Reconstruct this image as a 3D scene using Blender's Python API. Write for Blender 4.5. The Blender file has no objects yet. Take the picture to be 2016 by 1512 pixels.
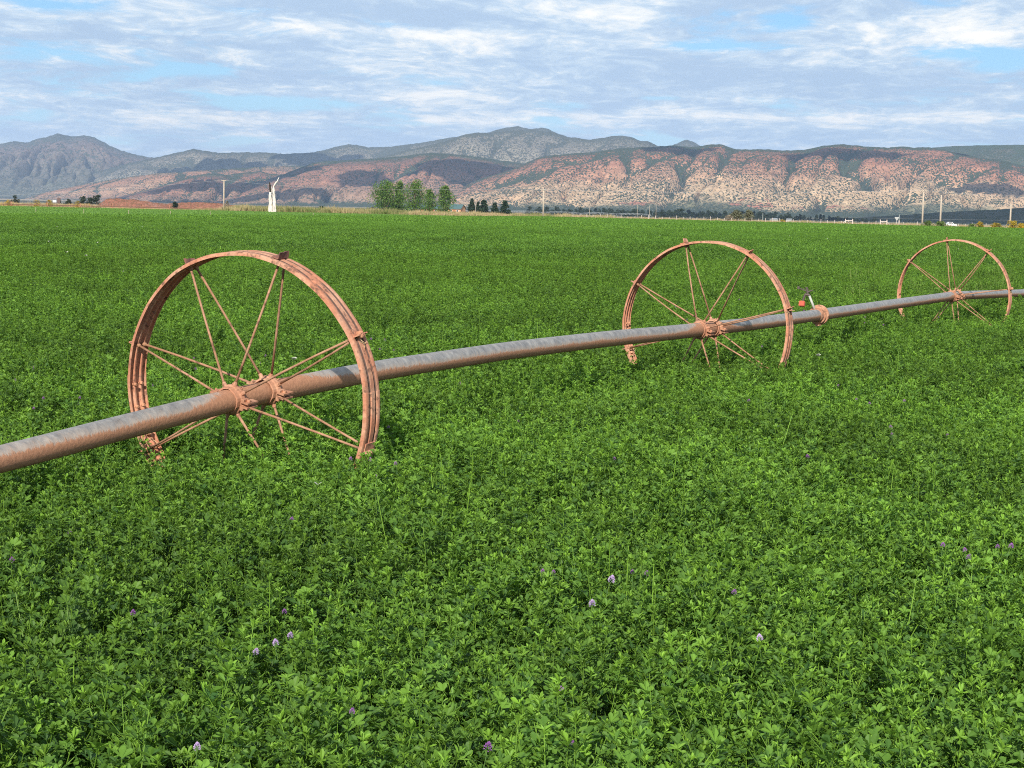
import bpy, bmesh, math, random
import numpy as np
from mathutils import Vector, Matrix

# ------------------------------------------------------------ camera, sky, sun
SC = bpy.context.scene
COL = SC.collection
EYE = 1.88
FPX, CXP, CYP = 3598.6, 1008.0, 756.0          # focal length and centre for a 2016 x 1512 frame
PITCH, ROLL = 0.0956, 0.0223
_r = Vector((1, 0, 0)); FW = Vector((0, math.cos(PITCH), -math.sin(PITCH))); _u = Vector((0, math.sin(PITCH), math.cos(PITCH)))
RT = _r*math.cos(ROLL) + _u*math.sin(ROLL); UP = -_r*math.sin(ROLL) + _u*math.cos(ROLL)
cam = bpy.data.cameras.new('camera'); camo = bpy.data.objects.new('camera', cam); COL.objects.link(camo)
cam.lens = FPX/2016*36; cam.sensor_width = 36; cam.clip_start = 0.05; cam.clip_end = 90000
m = Matrix((RT, UP, -FW)).transposed().to_4x4(); m.translation = Vector((0, 0, EYE)); camo.matrix_world = m
SC.camera = camo

SUN_DIR = Vector((0.245, 1.56, -1.0)).normalized()   # the way the light travels
sun = bpy.data.lights.new('sun', 'SUN'); suno = bpy.data.objects.new('sun', sun); COL.objects.link(suno)
sun.energy = 4.9; sun.angle = math.radians(0.53); sun.color = (1.0, 0.94, 0.84)
suno.rotation_euler = SUN_DIR.to_track_quat('-Z', 'Y').to_euler(); suno.location = (0, -20, 30)

SC.view_settings.view_transform = 'Standard'; SC.view_settings.look = 'None'
SC.view_settings.exposure = 0.30; SC.view_settings.gamma = 1
SC.cycles.max_bounces = 8; SC.cycles.transparent_max_bounces = 12; SC.cycles.volume_bounces = 1
SC.cycles.volume_max_steps = 64; SC.cycles.filter_width = 1.05; SC.cycles.use_denoising = False; SC.cycles.sample_clamp_indirect = 4

class NT:
    """short-hand for building node trees"""
    def __init__(s, tree): s.t = tree; tree.nodes.clear()
    def n(s, typ, ins=None, **kw):
        nd = s.t.nodes.new(typ)
        for k, v in kw.items(): setattr(nd, k, v)
        if ins:
            for k, v in ins.items(): s.set(nd.inputs[k], v)
        return nd
    def set(s, sock, v):
        if isinstance(v, bpy.types.NodeSocket): s.t.links.new(v, sock)
        elif isinstance(v, bpy.types.Node): s.t.links.new(v.outputs[0], sock)
        else: sock.default_value = v
    def math(s, op, a, b=0.0, c=None, clamp=False):
        nd = s.n('ShaderNodeMath', {0: a, 1: b}, operation=op, use_clamp=clamp)
        if c is not None: s.set(nd.inputs[2], c)
        return nd.outputs[0]
    def vmath(s, op, a, b=None, scale=None):
        nd = s.n('ShaderNodeVectorMath', {0: a}, operation=op)
        if b is not None: s.set(nd.inputs[1], b)
        if scale is not None: s.set(nd.inputs['Scale'], scale)
        return nd.outputs[0]
    def mix(s, f, a, b, mode='MIX'):
        nd = s.n('ShaderNodeMix', data_type='RGBA', blend_type=mode, clamp_factor=True)
        s.set(nd.inputs[0], f); s.set(nd.inputs[6], a); s.set(nd.inputs[7], b); return nd.outputs[2]
    def ramp(s, f, stops, interp='LINEAR'):
        nd = s.n('ShaderNodeValToRGB', {0: f}); cr = nd.color_ramp; cr.interpolation = interp
        while len(cr.elements) < len(stops): cr.elements.new(0.5)
        for e, (p, c) in zip(cr.elements, stops):
            e.position = p; e.color = c if len(c) == 4 else (*c, 1)
        return nd.outputs[0]
    def sstep(s, x, a, b):
        nd = s.n('ShaderNodeMapRange', {0: x, 1: a, 2: b, 3: 0.0, 4: 1.0}, interpolation_type='SMOOTHSTEP'); return nd.outputs[0]
    def noise(s, vec, scale, detail=4, rough=0.55, dist=0.0, out=0):
        nd = s.n('ShaderNodeTexNoise', {'Scale': scale, 'Detail': detail, 'Roughness': rough, 'Distortion': dist})
        if vec is not None: s.set(nd.inputs['Vector'], vec)
        return nd.outputs[out]
    def attr(s, name, out=2, kind='GEOMETRY'):
        return s.n('ShaderNodeAttribute', attribute_name=name, attribute_type=kind).outputs[out]
    def principled(s, col, rough=0.8, spec=0.3, metal=0.0, bump=None, bstr=0.5, bdist=0.01, alpha=None):
        p = s.n('ShaderNodeBsdfPrincipled', {'Base Color': col, 'Roughness': rough, 'Specular IOR Level': spec, 'Metallic': metal})
        if bump is not None:
            s.set(p.inputs['Normal'], s.n('ShaderNodeBump', {'Height': bump, 'Strength': bstr, 'Distance': bdist}).outputs[0])
        return p
    def out(s, sh): s.n('ShaderNodeOutputMaterial', {0: sh})
def new_mat(name):
    mt = bpy.data.materials.new(name); mt.use_nodes = True; return mt, NT(mt.node_tree)
def C4(r, g, b): return (r, g, b, 1.0)

# world: physical sky, with a broken cloud deck drawn in the sky directions
world = bpy.data.worlds.new('World'); SC.world = world; world.use_nodes = True
W = NT(world.node_tree)
sky = W.n('ShaderNodeTexSky', sky_type='NISHITA', sun_disc=False, sun_elevation=math.radians(32.3),
          sun_rotation=math.atan2(-SUN_DIR.x, -SUN_DIR.y), altitude=1700, air_density=1.0, dust_density=1.2)
tc = W.n('ShaderNodeTexCoord').outputs['Generated']
sx = W.n('ShaderNodeSeparateXYZ', {0: tc})
X, Y, Z = sx.outputs
AZ = W.math('ARCTAN2', X, Y)                      # radians from straight ahead
EL = W.math('ARCSINE', Z)
den = W.math('ADD', W.math('MAXIMUM', Z, 0.0), 0.11)
px_ = W.math('DIVIDE', X, den); py_ = W.math('DIVIDE', Y, den)
P1 = W.n('ShaderNodeCombineXYZ', {0: W.math('MULTIPLY', px_, 2.5), 1: W.math('MULTIPLY', py_, 1.9), 2: 0.0}).outputs[0]
warp = W.vmath('SCALE', W.vmath('SUBTRACT', W.noise(P1, 0.8, 3, out=1), (0.5, 0.5, 0.5)), scale=0.9)
P2 = W.vmath('ADD', P1, warp)
P2 = W.vmath('ADD', P2, (3.1, 8.4, 0.0))
big = W.noise(P2, 0.62, 9, 0.62)
P3 = W.vmath('ADD', P2, (11.0, 4.0, 2.0))
med = W.noise(P3, 1.3, 9, 0.66)
def blob(cx, cy, rx, ry, amp):                    # soft bias of cloud amount round one direction (degrees)
    a = W.math('DIVIDE', W.math('SUBTRACT', AZ, math.radians(cx)), math.radians(rx))
    b = W.math('DIVIDE', W.math('SUBTRACT', EL, math.radians(cy)), math.radians(ry))
    d = W.math('ADD', W.math('MULTIPLY', a, a), W.math('MULTIPLY', b, b))
    return W.math('MULTIPLY', W.math('POWER', 2.718, W.math('MULTIPLY', d, -1.0)), amp)
def ang(px, py):
    d = FW + RT*((px-CXP)/FPX) - UP*((py-CYP)/FPX)
    return math.degrees(math.atan2(d.x, d.y)), math.degrees(math.asin(d.normalized().z))
def bias(lst):
    acc = None
    for (px, py, wx, wy, amp) in lst:
        a, e = ang(px, py); k = 180/math.pi/FPX
        b = blob(a, e, wx*k, wy*k, amp)
        acc = b if acc is None else W.math('ADD', acc, b)
    return acc
cover_b = bias([(90, 15, 150, 30, -.15), (40, 100, 130, 16, -.13), (600, 140, 330, 18, -.13), (430, 200, 200, 14, -.08), (120, 185, 160, 18, -.1),
                (1560, 45, 70, 26, -.16), (1900, 105, 170, 22, -.16), (1380, 88, 150, 12, -.1), (1100, 205, 90, 12, -.14), (380, 230, 240, 14, -.05), (1300, 193, 110, 9, -.12),
                (1340, 280, 260, 12, -.07), (450, 275, 240, 20, -.09), (0, 240, 160, 16, -.04), (1160, 150, 200, 26, .1), (950, 25, 300, 30, .14), (1700, 160, 300, 22, .1)])
bright_b = bias([(640, 55, 180, 18, .17), (870, 70, 90, 16, .15), (1130, 25, 120, 20, .12), (850, 195, 120, 22, .14), (380, 105, 260, 15, .08), (400, 232, 220, 12, .13),
                 (1900, 70, 120, 34, .22), (1550, 232, 380, 12, .2), (1300, 212, 130, 9, .16), (1900, 225, 180, 16, .13), (1060, 238, 90, 12, .14), (640, 245, 200, 12, .08), (900, 238, 130, 7, .12),
                 (360, 142, 200, 14, -.14), (1150, 60, 200, 16, -.07), (780, 25, 280, 18, -.15), (1500, 150, 420, 24, -.12), (1380, 212, 120, 10, -.1), (1150, 212, 90, 10, -.1), (200, 60, 160, 20, -.05)])
fin_ = W.math('MULTIPLY', W.math('SUBTRACT', W.noise(P2, 5.5, 6, 0.68), 0.5), 0.42)
cov = W.sstep(W.math('ADD', W.math('ADD', W.math('ADD', big, W.math('MULTIPLY', fin_, .22)), cover_b), 0.105), 0.45, 0.57)
light = W.sstep(W.math('ADD', fin_, W.math('ADD', W.math('ADD', W.math('MULTIPLY', big, 0.25), W.math('MULTIPLY', med, 0.75)), W.math('MULTIPLY', bright_b, .75))), 0.39, 0.76)
ccol = W.ramp(light, [(0.0, (0.42, 0.55, 0.72)), (0.35, (0.56, 0.68, 0.80)), (0.7, (0.80, 0.84, 0.86)), (1.0, (1.0, 0.97, 0.91))])
ccol = W.vmath('SCALE', ccol, scale=9.9)
blue = W.mix(0.75, sky.outputs[0], W.ramp(W.math('MULTIPLY', EL, 1.0), [(0.0, (0.52, 0.72, 0.88)), (0.05, (0.42, 0.68, 0.92)), (0.12, (0.27, 0.55, 0.90)), (1.0, (0.16, 0.36, 0.75))]))
blue = W.vmath('ADD', W.vmath('SCALE', W.ramp(EL, [(0.0, (0.48, 0.74, 0.92)), (0.05, (0.30, 0.66, 0.95)), (0.12, (0.20, 0.54, 0.95)), (0.6, (0.14, 0.32, 0.70)), (1.0, (0.10, 0.25, 0.6))]), scale=6.0),
               W.vmath('SCALE', sky.outputs[0], scale=0.35))
skycol = W.mix(cov, blue, ccol)
lowhaze = W.sstep(EL, 0.075, 0.0)
skycol = W.mix(W.math('MULTIPLY', lowhaze, 0.30), skycol, (5.9, 6.9, 8.2, 1))
# high overhead the deck is left to the plain sky, which is what lights the field
skycol = W.mix(W.sstep(EL, 0.5, 1.0), skycol, W.vmath('SCALE', sky.outputs[0], scale=0.72))
bg = W.n('ShaderNodeBackground', {0: skycol, 1: 0.1})
W.n('ShaderNodeOutputWorld', {0: bg})

# ------------------------------------------------------------ helpers
random.seed(7)
RNG = np.random.default_rng(11)
def pxray(px, py):
    return FW + RT*((px-CXP)/FPX) - UP*((py-CYP)/FPX)
def at(px, py, D):
    """the point on the ray through a pixel of the photograph at D metres ahead"""
    d = pxray(px, py); s = D/d.y
    return Vector((d.x*s, D, EYE + d.z*s))
def gx(px, D): return at(px, 411+(px-1008)*.0223, D).x
def ground_z(x, y):
    y = np.asarray(y, dtype=float)
    return -np.clip(y-345, 0, 560)*.005 - np.clip(y-905, 0, 1700)*.0018
def tag(o, label=None, cat=None, group=None, kind=None):
    if label: o['label'] = label
    if cat: o['category'] = cat
    if group: o['group'] = group
    if kind: o['kind'] = kind
    return o
def link(name, me, mat, parent=None):
    o = bpy.data.objects.new(name, me); COL.objects.link(o)
    if mat is not None and not len(me.materials): me.materials.append(mat)
    if parent is not None: o.parent = parent
    return o
def empty(name, loc, rz=0.0):
    o = bpy.data.objects.new(name, None); COL.objects.link(o); o.location = loc; o.rotation_euler = (0, 0, rz); o.empty_display_size = .3
    return o
class MB:
    """collects vertices and faces for one mesh"""
    def __init__(s): s.v = []; s.f = []; s.a = {}
    def add(s, vs, fs):
        n = len(s.v); s.v += [tuple(v) for v in vs]; s.f += [tuple(i+n for i in f) for f in fs]; return n
    def box(s, c, size, rot=None, bev=0):
        hx, hy, hz = [q/2 for q in size]; vs = [Vector((sx*hx, sy*hy, sz*hz)) for sx in (-1, 1) for sy in (-1, 1) for sz in (-1, 1)]
        if rot is not None: vs = [rot @ v for v in vs]
        s.add([v+Vector(c) for v in vs], [(0, 1, 3, 2), (4, 6, 7, 5), (0, 4, 5, 1), (2, 3, 7, 6), (0, 2, 6, 4), (1, 5, 7, 3)])
    def tube(s, pts, rad, n=8, cap=True):
        pts = [Vector(p) for p in pts]; rad = rad if hasattr(rad, '__len__') else [rad]*len(pts); rings = []
        ref = None
        for i, p in enumerate(pts):
            t = (pts[min(i+1, len(pts)-1)]-pts[max(i-1, 0)]).normalized()
            if ref is None: ref = Vector((0, 0, 1)) if abs(t.z) < .9 else Vector((1, 0, 0))
            a = (ref - t*ref.dot(t)).normalized(); ref = a; b = t.cross(a)
            rings.append([p+(a*math.cos(q)+b*math.sin(q))*rad[i] for q in [2*math.pi*k/n for k in range(n)]])
        vs = [v for r in rings for v in r]; fs = []
        for i in range(len(pts)-1):
            for k in range(n):
                fs.append((i*n+k, i*n+(k+1) % n, (i+1)*n+(k+1) % n, (i+1)*n+k))
        if cap: fs += [tuple(range(n))[::-1], tuple((len(pts)-1)*n+k for k in range(n))]
        s.add(vs, fs)
    def ball(s, c, r, sq=(1, 1, 1), n=8, jit=0):
        c = Vector(c); vs = [c+Vector((0, 0, -r*sq[2]))]; fs = []
        m_ = n//2
        for i in range(1, m_):
            th = -math.pi/2+math.pi*i/m_
            for k in range(n):
                ph = 2*math.pi*k/n; j = 1+random.uniform(-jit, jit)
                vs.append(c+Vector((math.cos(th)*math.cos(ph)*sq[0], math.cos(th)*math.sin(ph)*sq[1], math.sin(th)*sq[2]))*r*j)
        vs.append(c+Vector((0, 0, r*sq[2])))
        for k in range(n): fs.append((0, 1+(k+1) % n, 1+k))
        for i in range(m_-2):
            for k in range(n): fs.append((1+i*n+k, 1+i*n+(k+1) % n, 1+(i+1)*n+(k+1) % n, 1+(i+1)*n+k))
        l = len(vs)-1
        for k in range(n): fs.append((l, 1+(m_-2)*n+k, 1+(m_-2)*n+(k+1) % n))
        s.add(vs, fs)
    def mesh(s, name, smooth=False):
        me = bpy.data.meshes.new(name); me.from_pydata(s.v, [], s.f); me.update()
        if smooth: me.polygons.foreach_set('use_smooth', [True]*len(me.polygons))
        return me
    def build(s, name, mat, parent=None, smooth=False, loc=None):
        if loc is not None: s.v = [tuple(Vector(v)-Vector(loc)) for v in s.v]
        o = link(name, s.mesh(name, smooth), mat, parent)
        if loc is not None: o.location = loc
        return o
def np_mesh(name, V, F, smooth=True):
    """V (n,3), F (m,k) with k = 3 or 4"""
    me = bpy.data.meshes.new(name); k = F.shape[1]
    me.vertices.add(len(V)); me.vertices.foreach_set('co', np.ascontiguousarray(V, dtype=np.float32).ravel())
    me.loops.add(F.size); me.loops.foreach_set('vertex_index', F.ravel().astype(np.int32))
    me.polygons.add(len(F)); me.polygons.foreach_set('loop_start', (np.arange(len(F))*k).astype(np.int32))
    if smooth: me.polygons.foreach_set('use_smooth', np.ones(len(F), bool))
    me.update(calc_edges=True); return me
def add_attr(me, name, vals, typ='FLOAT', dom='POINT'):
    a = me.attributes.new(name, typ, dom)
    if typ == 'FLOAT': a.data.foreach_set('value', np.asarray(vals, dtype=np.float32).ravel())
    elif typ == 'INT': a.data.foreach_set('value', np.asarray(vals, dtype=np.int32).ravel())
    else: a.data.foreach_set('vector', np.asarray(vals, dtype=np.float32).ravel())
def grid_faces(nu, nv):
    i = np.arange(nu-1)[:, None]*nv + np.arange(nv-1)[None, :]; i = i.ravel()
    return np.stack([i, i+nv, i+nv+1, i+1], 1)
# gradient noise
_PERM = np.random.default_rng(3).permutation(512)
def _h(ix, iy, seed): return _PERM[(_PERM[(ix+seed*17) & 511]+iy) & 511]
_G = np.stack([np.cos(np.arange(512)*2.399), np.sin(np.arange(512)*2.399)], 1)
def perlin(x, y, seed=0):
    ix = np.floor(x).astype(int); iy = np.floor(y).astype(int); fx = x-ix; fy = y-iy
    u = fx*fx*fx*(fx*(fx*6-15)+10); v = fy*fy*fy*(fy*(fy*6-15)+10)
    def g(a, b): q = _G[_h(ix+a, iy+b, seed)]; return q[..., 0]*(fx-a)+q[..., 1]*(fy-b)
    return ((g(0, 0)*(1-u)+g(1, 0)*u)*(1-v)+(g(0, 1)*(1-u)+g(1, 1)*u)*v)*1.5
def fbm(x, y, oct=5, seed=0, gain=.5):
    s = 0; a = 1.0; t = 0
    for o in range(oct): s = s+a*perlin(x*2**o, y*2**o, seed+o); t += a; a *= gain
    return s/t
def ridged(x, y, oct=5, seed=0, gain=.5):
    s = 0; a = 1.0; t = 0
    for o in range(oct): s = s+a*(1-2*np.abs(perlin(x*2**o, y*2**o, seed+o))); t += a; a *= gain
    return s/t

#==GROUND==
# ------------------------------------------------------------ ground
def make_ground():
    # one sheet: fine near the camera, coarse towards the horizon
    ys = np.concatenate([np.linspace(-60, 330, 40), np.linspace(335, 950, 80), np.geomspace(980, 17900, 50)])
    us = np.linspace(-1, 1, 121)
    Yg, Ug = np.meshgrid(ys, us, indexing='ij')
    half = np.clip(Yg*1.2, 150, None); Xg = Ug*half
    Zg = ground_z(Xg, Yg) + np.where(Yg > 400, fbm(Xg/60, Yg/60, 3)*.25, 0) + np.clip((Yg-900)/2000, 0, 1)*fbm(Xg/500, Yg/500, 3, 5)*2.0
    V = np.stack([Xg, Yg, Zg], -1).reshape(-1, 3)
    me = np_mesh('ground', V, grid_faces(len(ys), len(us))[:, ::-1])
    mt, N = new_mat('ground_soil')
    geo = N.n('ShaderNodeNewGeometry').outputs['Position']; s = N.n('ShaderNodeSeparateXYZ', {0: geo})
    y = s.outputs[1]; x = s.outputs[0]
    soil = N.ramp(N.noise(geo, 6, 6), [(0.3, (0.018, 0.022, 0.010)), (0.7, (0.045, 0.04, 0.02))])
    edge = N.ramp(N.noise(geo, 0.35, 5), [(0.35, (0.20, 0.15, 0.07)), (0.55, (0.33, 0.25, 0.13)), (0.7, (0.14, 0.16, 0.05))])
    fv = N.vmath('MULTIPLY', geo, (0.0022, 0.006, 0.0))
    far = N.ramp(N.noise(fv, 1.0, 5, .6), [(0.25, (0.07, 0.11, 0.05)), (0.42, (0.12, 0.13, 0.08)), (0.52, (0.24, 0.20, 0.13)), (0.60, (0.11, 0.12, 0.085)), (0.8, (0.13, 0.12, 0.09))])
    # pale dry flats along the far left side of the valley
    flat = N.math('MULTIPLY', N.sstep(y, 5200, 6600), N.sstep(x, 600, -700))
    far = N.mix(flat, far, C4(.42, .34, .24))
    col = N.mix(N.sstep(y, 330, 350), soil, edge)
    col = N.mix(N.sstep(y, 520, 900), col, far)
    N.out(N.principled(col, 0.95, 0.1))
    return tag(link('ground', me, mt), kind='structure')
make_ground()

#==MOUNTAINS==
# ------------------------------------------------------------ hills
def hill_material(name, stops, veg_amt, veg_col, dot=13.0, red_low=0.0, red_above=2.0, top_veg=0.85, strata=1.0):
    mt, N = new_mat(name)
    geo = N.n('ShaderNodeNewGeometry').outputs['Position']
    h = N.attr('hrel'); gul = N.attr('gully')
    sz = N.n('ShaderNodeSeparateXYZ', {0: geo}).outputs[2]
    nz = N.noise(geo, 1/420, 4); nf = N.noise(geo, 1/90, 4)
    hh = N.math('ADD', h, N.math('ADD', N.math('MULTIPLY', N.math('SUBTRACT', nz, .5), .55), N.math('MULTIPLY', N.math('SUBTRACT', nf, .5), .18)))
    rock = N.ramp(hh, stops)
    # sediment beds
    st = N.noise(N.n('ShaderNodeCombineXYZ', {0: N.math('MULTIPLY', N.noise(geo, 1/300, 2), 1.5), 1: 0.0, 2: N.math('MULTIPLY', sz, 1/16)}).outputs[0], 1.0, 4, .7)
    rock = N.mix(N.math('MULTIPLY', N.sstep(hh, .25, .55), 0.55*strata), rock, N.mix(1.0, rock, N.ramp(st, [(.35, (.55, .45, .42)), (.5, (1, 1, 1)), (.65, (1.35, 1.12, 1.0))]), 'MULTIPLY'))
    rock = N.mix(1.0, rock, N.ramp(N.noise(geo, 1/35, 4), [(.3, (.78, .76, .74)), (.7, (1.18, 1.16, 1.12))]), 'MULTIPLY')
    if red_low > 0:
        rl = N.math('MULTIPLY', N.math('MULTIPLY', N.sstep(h, .07, .11), N.sstep(h, .27, .20)), N.sstep(N.noise(geo, 1/330, 5, .65), .585, .605))
        rl = N.math('MULTIPLY', rl, N.sstep(gul, .75, .45))
        rock = N.mix(N.math('MULTIPLY', rl, red_low), rock, C4(.50, .19, .13))
    # scattered junipers: each a small dark clump, thicker in the gullies and near the rim
    dv = N.n('ShaderNodeMapping', {'Vector': geo, 'Rotation': (0, 0, 0), 'Scale': (1/dot, 1/(dot*2.2), 1/dot)}).outputs[0]
    d1 = N.noise(dv, 1.55, 2, .55)
    dens = N.math('ADD', N.math('MULTIPLY', N.sstep(gul, .30, 1.05), .22), N.math('MULTIPLY', N.sstep(h, red_above-.3, red_above), .10))
    dens = N.math('ADD', dens, N.math('MULTIPLY', N.math('SUBTRACT', N.noise(geo, 1/170, 4), .5), .38))
    dens = N.math('ADD', dens, N.math('MULTIPLY', N.sstep(h, .12, .02), .22))
    dens = N.math('ADD', dens, N.math('MULTIPLY', N.sstep(h, .93, 1.0), top_veg*.3))
    thr = N.math('SUBTRACT', 0.62-veg_amt, dens)
    vm = N.sstep(N.math('SUBTRACT', d1, thr), -.045, .05)
    vcol = N.mix(N.noise(geo, 1/25, 2), veg_col, C4(veg_col[0]*1.7, veg_col[1]*1.5, veg_col[2]*1.5))
    col = N.mix(vm, rock, vcol)
    N.out(N.principled(col, 0.95, 0.05, bump=N.math('ADD', N.math('MULTIPLY', vm, .6), N.noise(geo, 1/30, 5)), bstr=.7, bdist=7.0))
    return mt
def hill_range(name, sky_pts, Dc, Df, amp, mat, seed=0, spacing=330, skew=.17, prof=1.25, x0=-500, x1=2500, nu=620, nv=120, crest=3.0, baselift=0.0, cliff=0.0, back=900, front_pts=None, endfade=0):
    pxs = np.linspace(x0, x1, nu)
    sx_ = np.array([p[0] for p in sky_pts], float); sy_ = np.array([p[1] for p in sky_pts], float)
    sk = np.interp(pxs, sx_, sy_)
    R_, U_, F_ = np.array(RT), np.array(UP), np.array(FW)
    d = F_[None]+((pxs-CXP)/FPX)[:, None]*R_[None]-((sk-CYP)/FPX)[:, None]*U_[None]
    hd = np.hypot(d[:, 0], d[:, 1]); tanel = d[:, 2]/hd; ax = d[:, 0]/d[:, 1]
    Dcu = Dc*(1+.05*fbm(pxs/260, pxs*0+seed*3.3, 3, seed)) if crest else np.full(nu, Dc)
    Dfu = np.full(nu, float(Df)) if front_pts is None else np.interp(pxs, [p[0] for p in front_pts], [p[1] for p in front_pts])
    Hc = EYE+Dcu*np.sqrt(1+ax**2)*tanel
    v = np.concatenate([np.linspace(0, 1, nv), 1+np.linspace(.04, 1, 14)*back/max(Dc-Df, 1)])
    Vv = v[None, :]; D = Dfu[:, None]+(Dcu-Dfu)[:, None]*Vv
    Xg = ax[:, None]*D; Yg = D
    zb = ground_z(0, Df)-3+baselift
    vv = np.clip(Vv, 0, 1)
    pr = vv**prof
    if cliff: pr = pr*(1-cliff)+cliff*(1/(1+np.exp(-(vv-.72+.06*fbm(Xg/300, Yg/300, 3, seed+7))*26)))
    g = (ax[:, None]*Dc+0*Yg-Yg*skew)/spacing; al = Yg/(spacing*5)
    wx = fbm(Xg/600, Yg/900, 3, seed+20)*.55
    ga = np.clip(1-np.abs(perlin(g+wx, al+wx*.4, seed+1))*4.6, 0, 1)
    gb = np.clip(1-np.abs(perlin((g+wx)*2.3+al*1.7, al*2.1+.5, seed+2))*4.4, 0, 1)
    gc = np.clip(1-np.abs(perlin((g+wx)*4.9-al*2.0, al*4.7+.5, seed+5))*3.6, 0, 1)
    rd = .75-ga**1.3*1.25-gb**1.3*.55-gc*.22+fbm(Xg/500, Yg/700, 3, seed+12)*.5
    gmask = np.clip(ga**1.8*.95+gb**1.8*.6+gc**2*.4, 0, 1)
    fine = fbm(Xg/120, Yg/160, 4, seed+9)
    env = np.clip(vv*3.2, 0, 1)*np.clip((1-vv)*2.6, 0, 1)**1.3
    Z = zb+(Hc[:, None]-zb)*pr
    scale = np.clip((Hc[:, None]-zb)/max((Hc-zb).max(), 1), .12, 1)
    Z = Z+env*scale*amp*(rd-.30)+env*fine*amp*.14
    Z = np.where(Vv < .97, np.minimum(Z, EYE+(Hc[:, None]-EYE)*D/Dcu[:, None]*(.975-.02*fine)), Z)
    # the silhouette row keeps the outline, with a small ragged edge
    Z = Z+np.where((Vv > .93) & (Vv <= 1.05), fbm(Xg/35, Yg/35, 3, seed+3)*crest, 0)
    Z = np.where(Vv > 1, Hc[:, None]-(Vv-1)*(Dc-Df)*.30+0*Z, Z)
    if endfade:
        Z = Z
    V = np.stack([Xg+0*Vv, Yg+0*Xg, Z], -1).reshape(-1, 3)
    me = np_mesh(name, V, grid_faces(nu, len(v)))
    hr = (Z-zb)/np.maximum(Hc[:, None]-zb, 20)
    add_attr(me, 'hrel', np.clip(hr, 0, 1.2)); add_attr(me, 'gully', gmask+0*Vv)
    return tag(link(name, me, mat), kind='structure')

CREAM = [(0.0, (.155, .16, .10)), (.10, (.20, .19, .12)), (.17, (.62, .45, .28)), (.40, (.58, .40, .25)), (.54, (.52, .31, .195)), (.72, (.43, .215, .135)), (.92, (.38, .18, .115)), (1.0, (.28, .16, .10))]
RED = [(0.0, (.20, .18, .12)), (.12, (.34, .22, .15)), (.3, (.42, .25, .165)), (.6, (.37, .19, .125)), (.85, (.28, .14, .10)), (1.0, (.10, .11, .07))]
PINK = [(0.0, (.24, .20, .14)), (.2, (.42, .25, .17)), (.5, (.52, .33, .21)), (.8, (.46, .24, .15)), (1.0, (.30, .20, .13))]
GREY = [(0.0, (.13, .14, .09)), (.3, (.17, .17, .13)), (.6, (.31, .28, .22)), (.85, (.22, .20, .16)), (1.0, (.16, .16, .12))]
FARG = [(0.0, (.13, .14, .10)), (.4, (.17, .15, .12)), (.8, (.20, .15, .13)), (1.0, (.14, .13, .11))]
VEG = C4(.042, .058, .034)
m_big = hill_material('hill_cream_red', CREAM, .085, VEG, 12, red_low=.8, red_above=1.1, top_veg=.6)
m_red = hill_material('hill_red', RED, .06, VEG, 12)
m_pink = hill_material('hill_pink', PINK, .05, VEG, 13, top_veg=.3)
m_grey = hill_material('hill_grey', GREY, .085, C4(.06, .07, .05), 17, strata=.3)
m_far = hill_material('hill_far', FARG, .06, C4(.06, .07, .05), 30, strata=.2)
m_green = hill_material('hill_green', [(0, (.16, .16, .10)), (.5, (.17, .15, .10)), (1, (.12, .12, .08))], .17, C4(.045, .065, .035), 13, strata=.2)

hill_range('far_left_mountain', [(-500, 330), (-200, 300), (-60, 290), (0, 283), (28, 278), (55, 281), (64, 276), (75, 273), (90, 270), (104, 266), (113, 263), (125, 265), (140, 269), (165, 266), (185, 270), (200, 278), (215, 286), (240, 297), (270, 305), (310, 312), (360, 330), (430, 380), (600, 400)],
           15200, 11800, 150, m_far, 1, spacing=450, x1=620, nu=360, prof=.9, crest=9)
hill_range('far_green_ridge', [(-500, 352), (-60, 352), (0, 355), (60, 352), (130, 340), (150, 338), (175, 342), (200, 336), (250, 322), (290, 314), (320, 307), (350, 300), (382, 293), (405, 297), (430, 301), (480, 300), (520, 300), (560, 303), (600, 301), (640, 299), (700, 310), (800, 330)],
           13500, 11200, 120, m_grey, 2, spacing=520, x1=820, nu=420, crest=6, baselift=5)
hill_range('back_mountain', [(480, 340), (560, 310), (620, 299), (640, 295), (660, 289), (687, 284), (705, 286), (725, 290), (760, 289), (790, 286), (830, 281), (885, 271), (930, 265), (955, 263), (980, 255), (998, 251), (1018, 248), (1035, 252), (1050, 254), (1065, 251), (1078, 253), (1090, 260), (1120, 270), (1200, 285), (1320, 288), (1335, 281), (1345, 277), (1352, 275), (1362, 278), (1375, 285), (1400, 300), (1700, 330)],
           13400, 11600, 90, m_grey, 3, spacing=500, x0=480, x1=1700, nu=420, crest=6)
hill_range('dotted_peak_ridge', [(640, 330), (740, 312), (800, 296), (850, 285), (880, 277), (910, 266), (935, 261), (960, 262), (985, 259), (1010, 257), (1040, 256), (1065, 258), (1090, 261), (1115, 270), (1135, 271), (1160, 275), (1185, 272), (1205, 268), (1225, 267), (1245, 270), (1262, 278), (1275, 277), (1290, 285), (1320, 300), (1500, 330)],
           11200, 9600, 80, m_grey, 4, spacing=420, x0=640, x1=1500, nu=420, crest=4, baselift=40)
hill_range('pink_bench', [(-500, 420), (40, 395), (90, 378), (150, 366), (190, 358), (230, 352), (310, 341), (350, 339), (420, 334), (500, 329), (560, 327), (600, 326), (640, 330), (760, 350)],
           10400, 8900, 45, m_pink, 5, spacing=300, x0=-500, x1=760, nu=420, crest=3)
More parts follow.
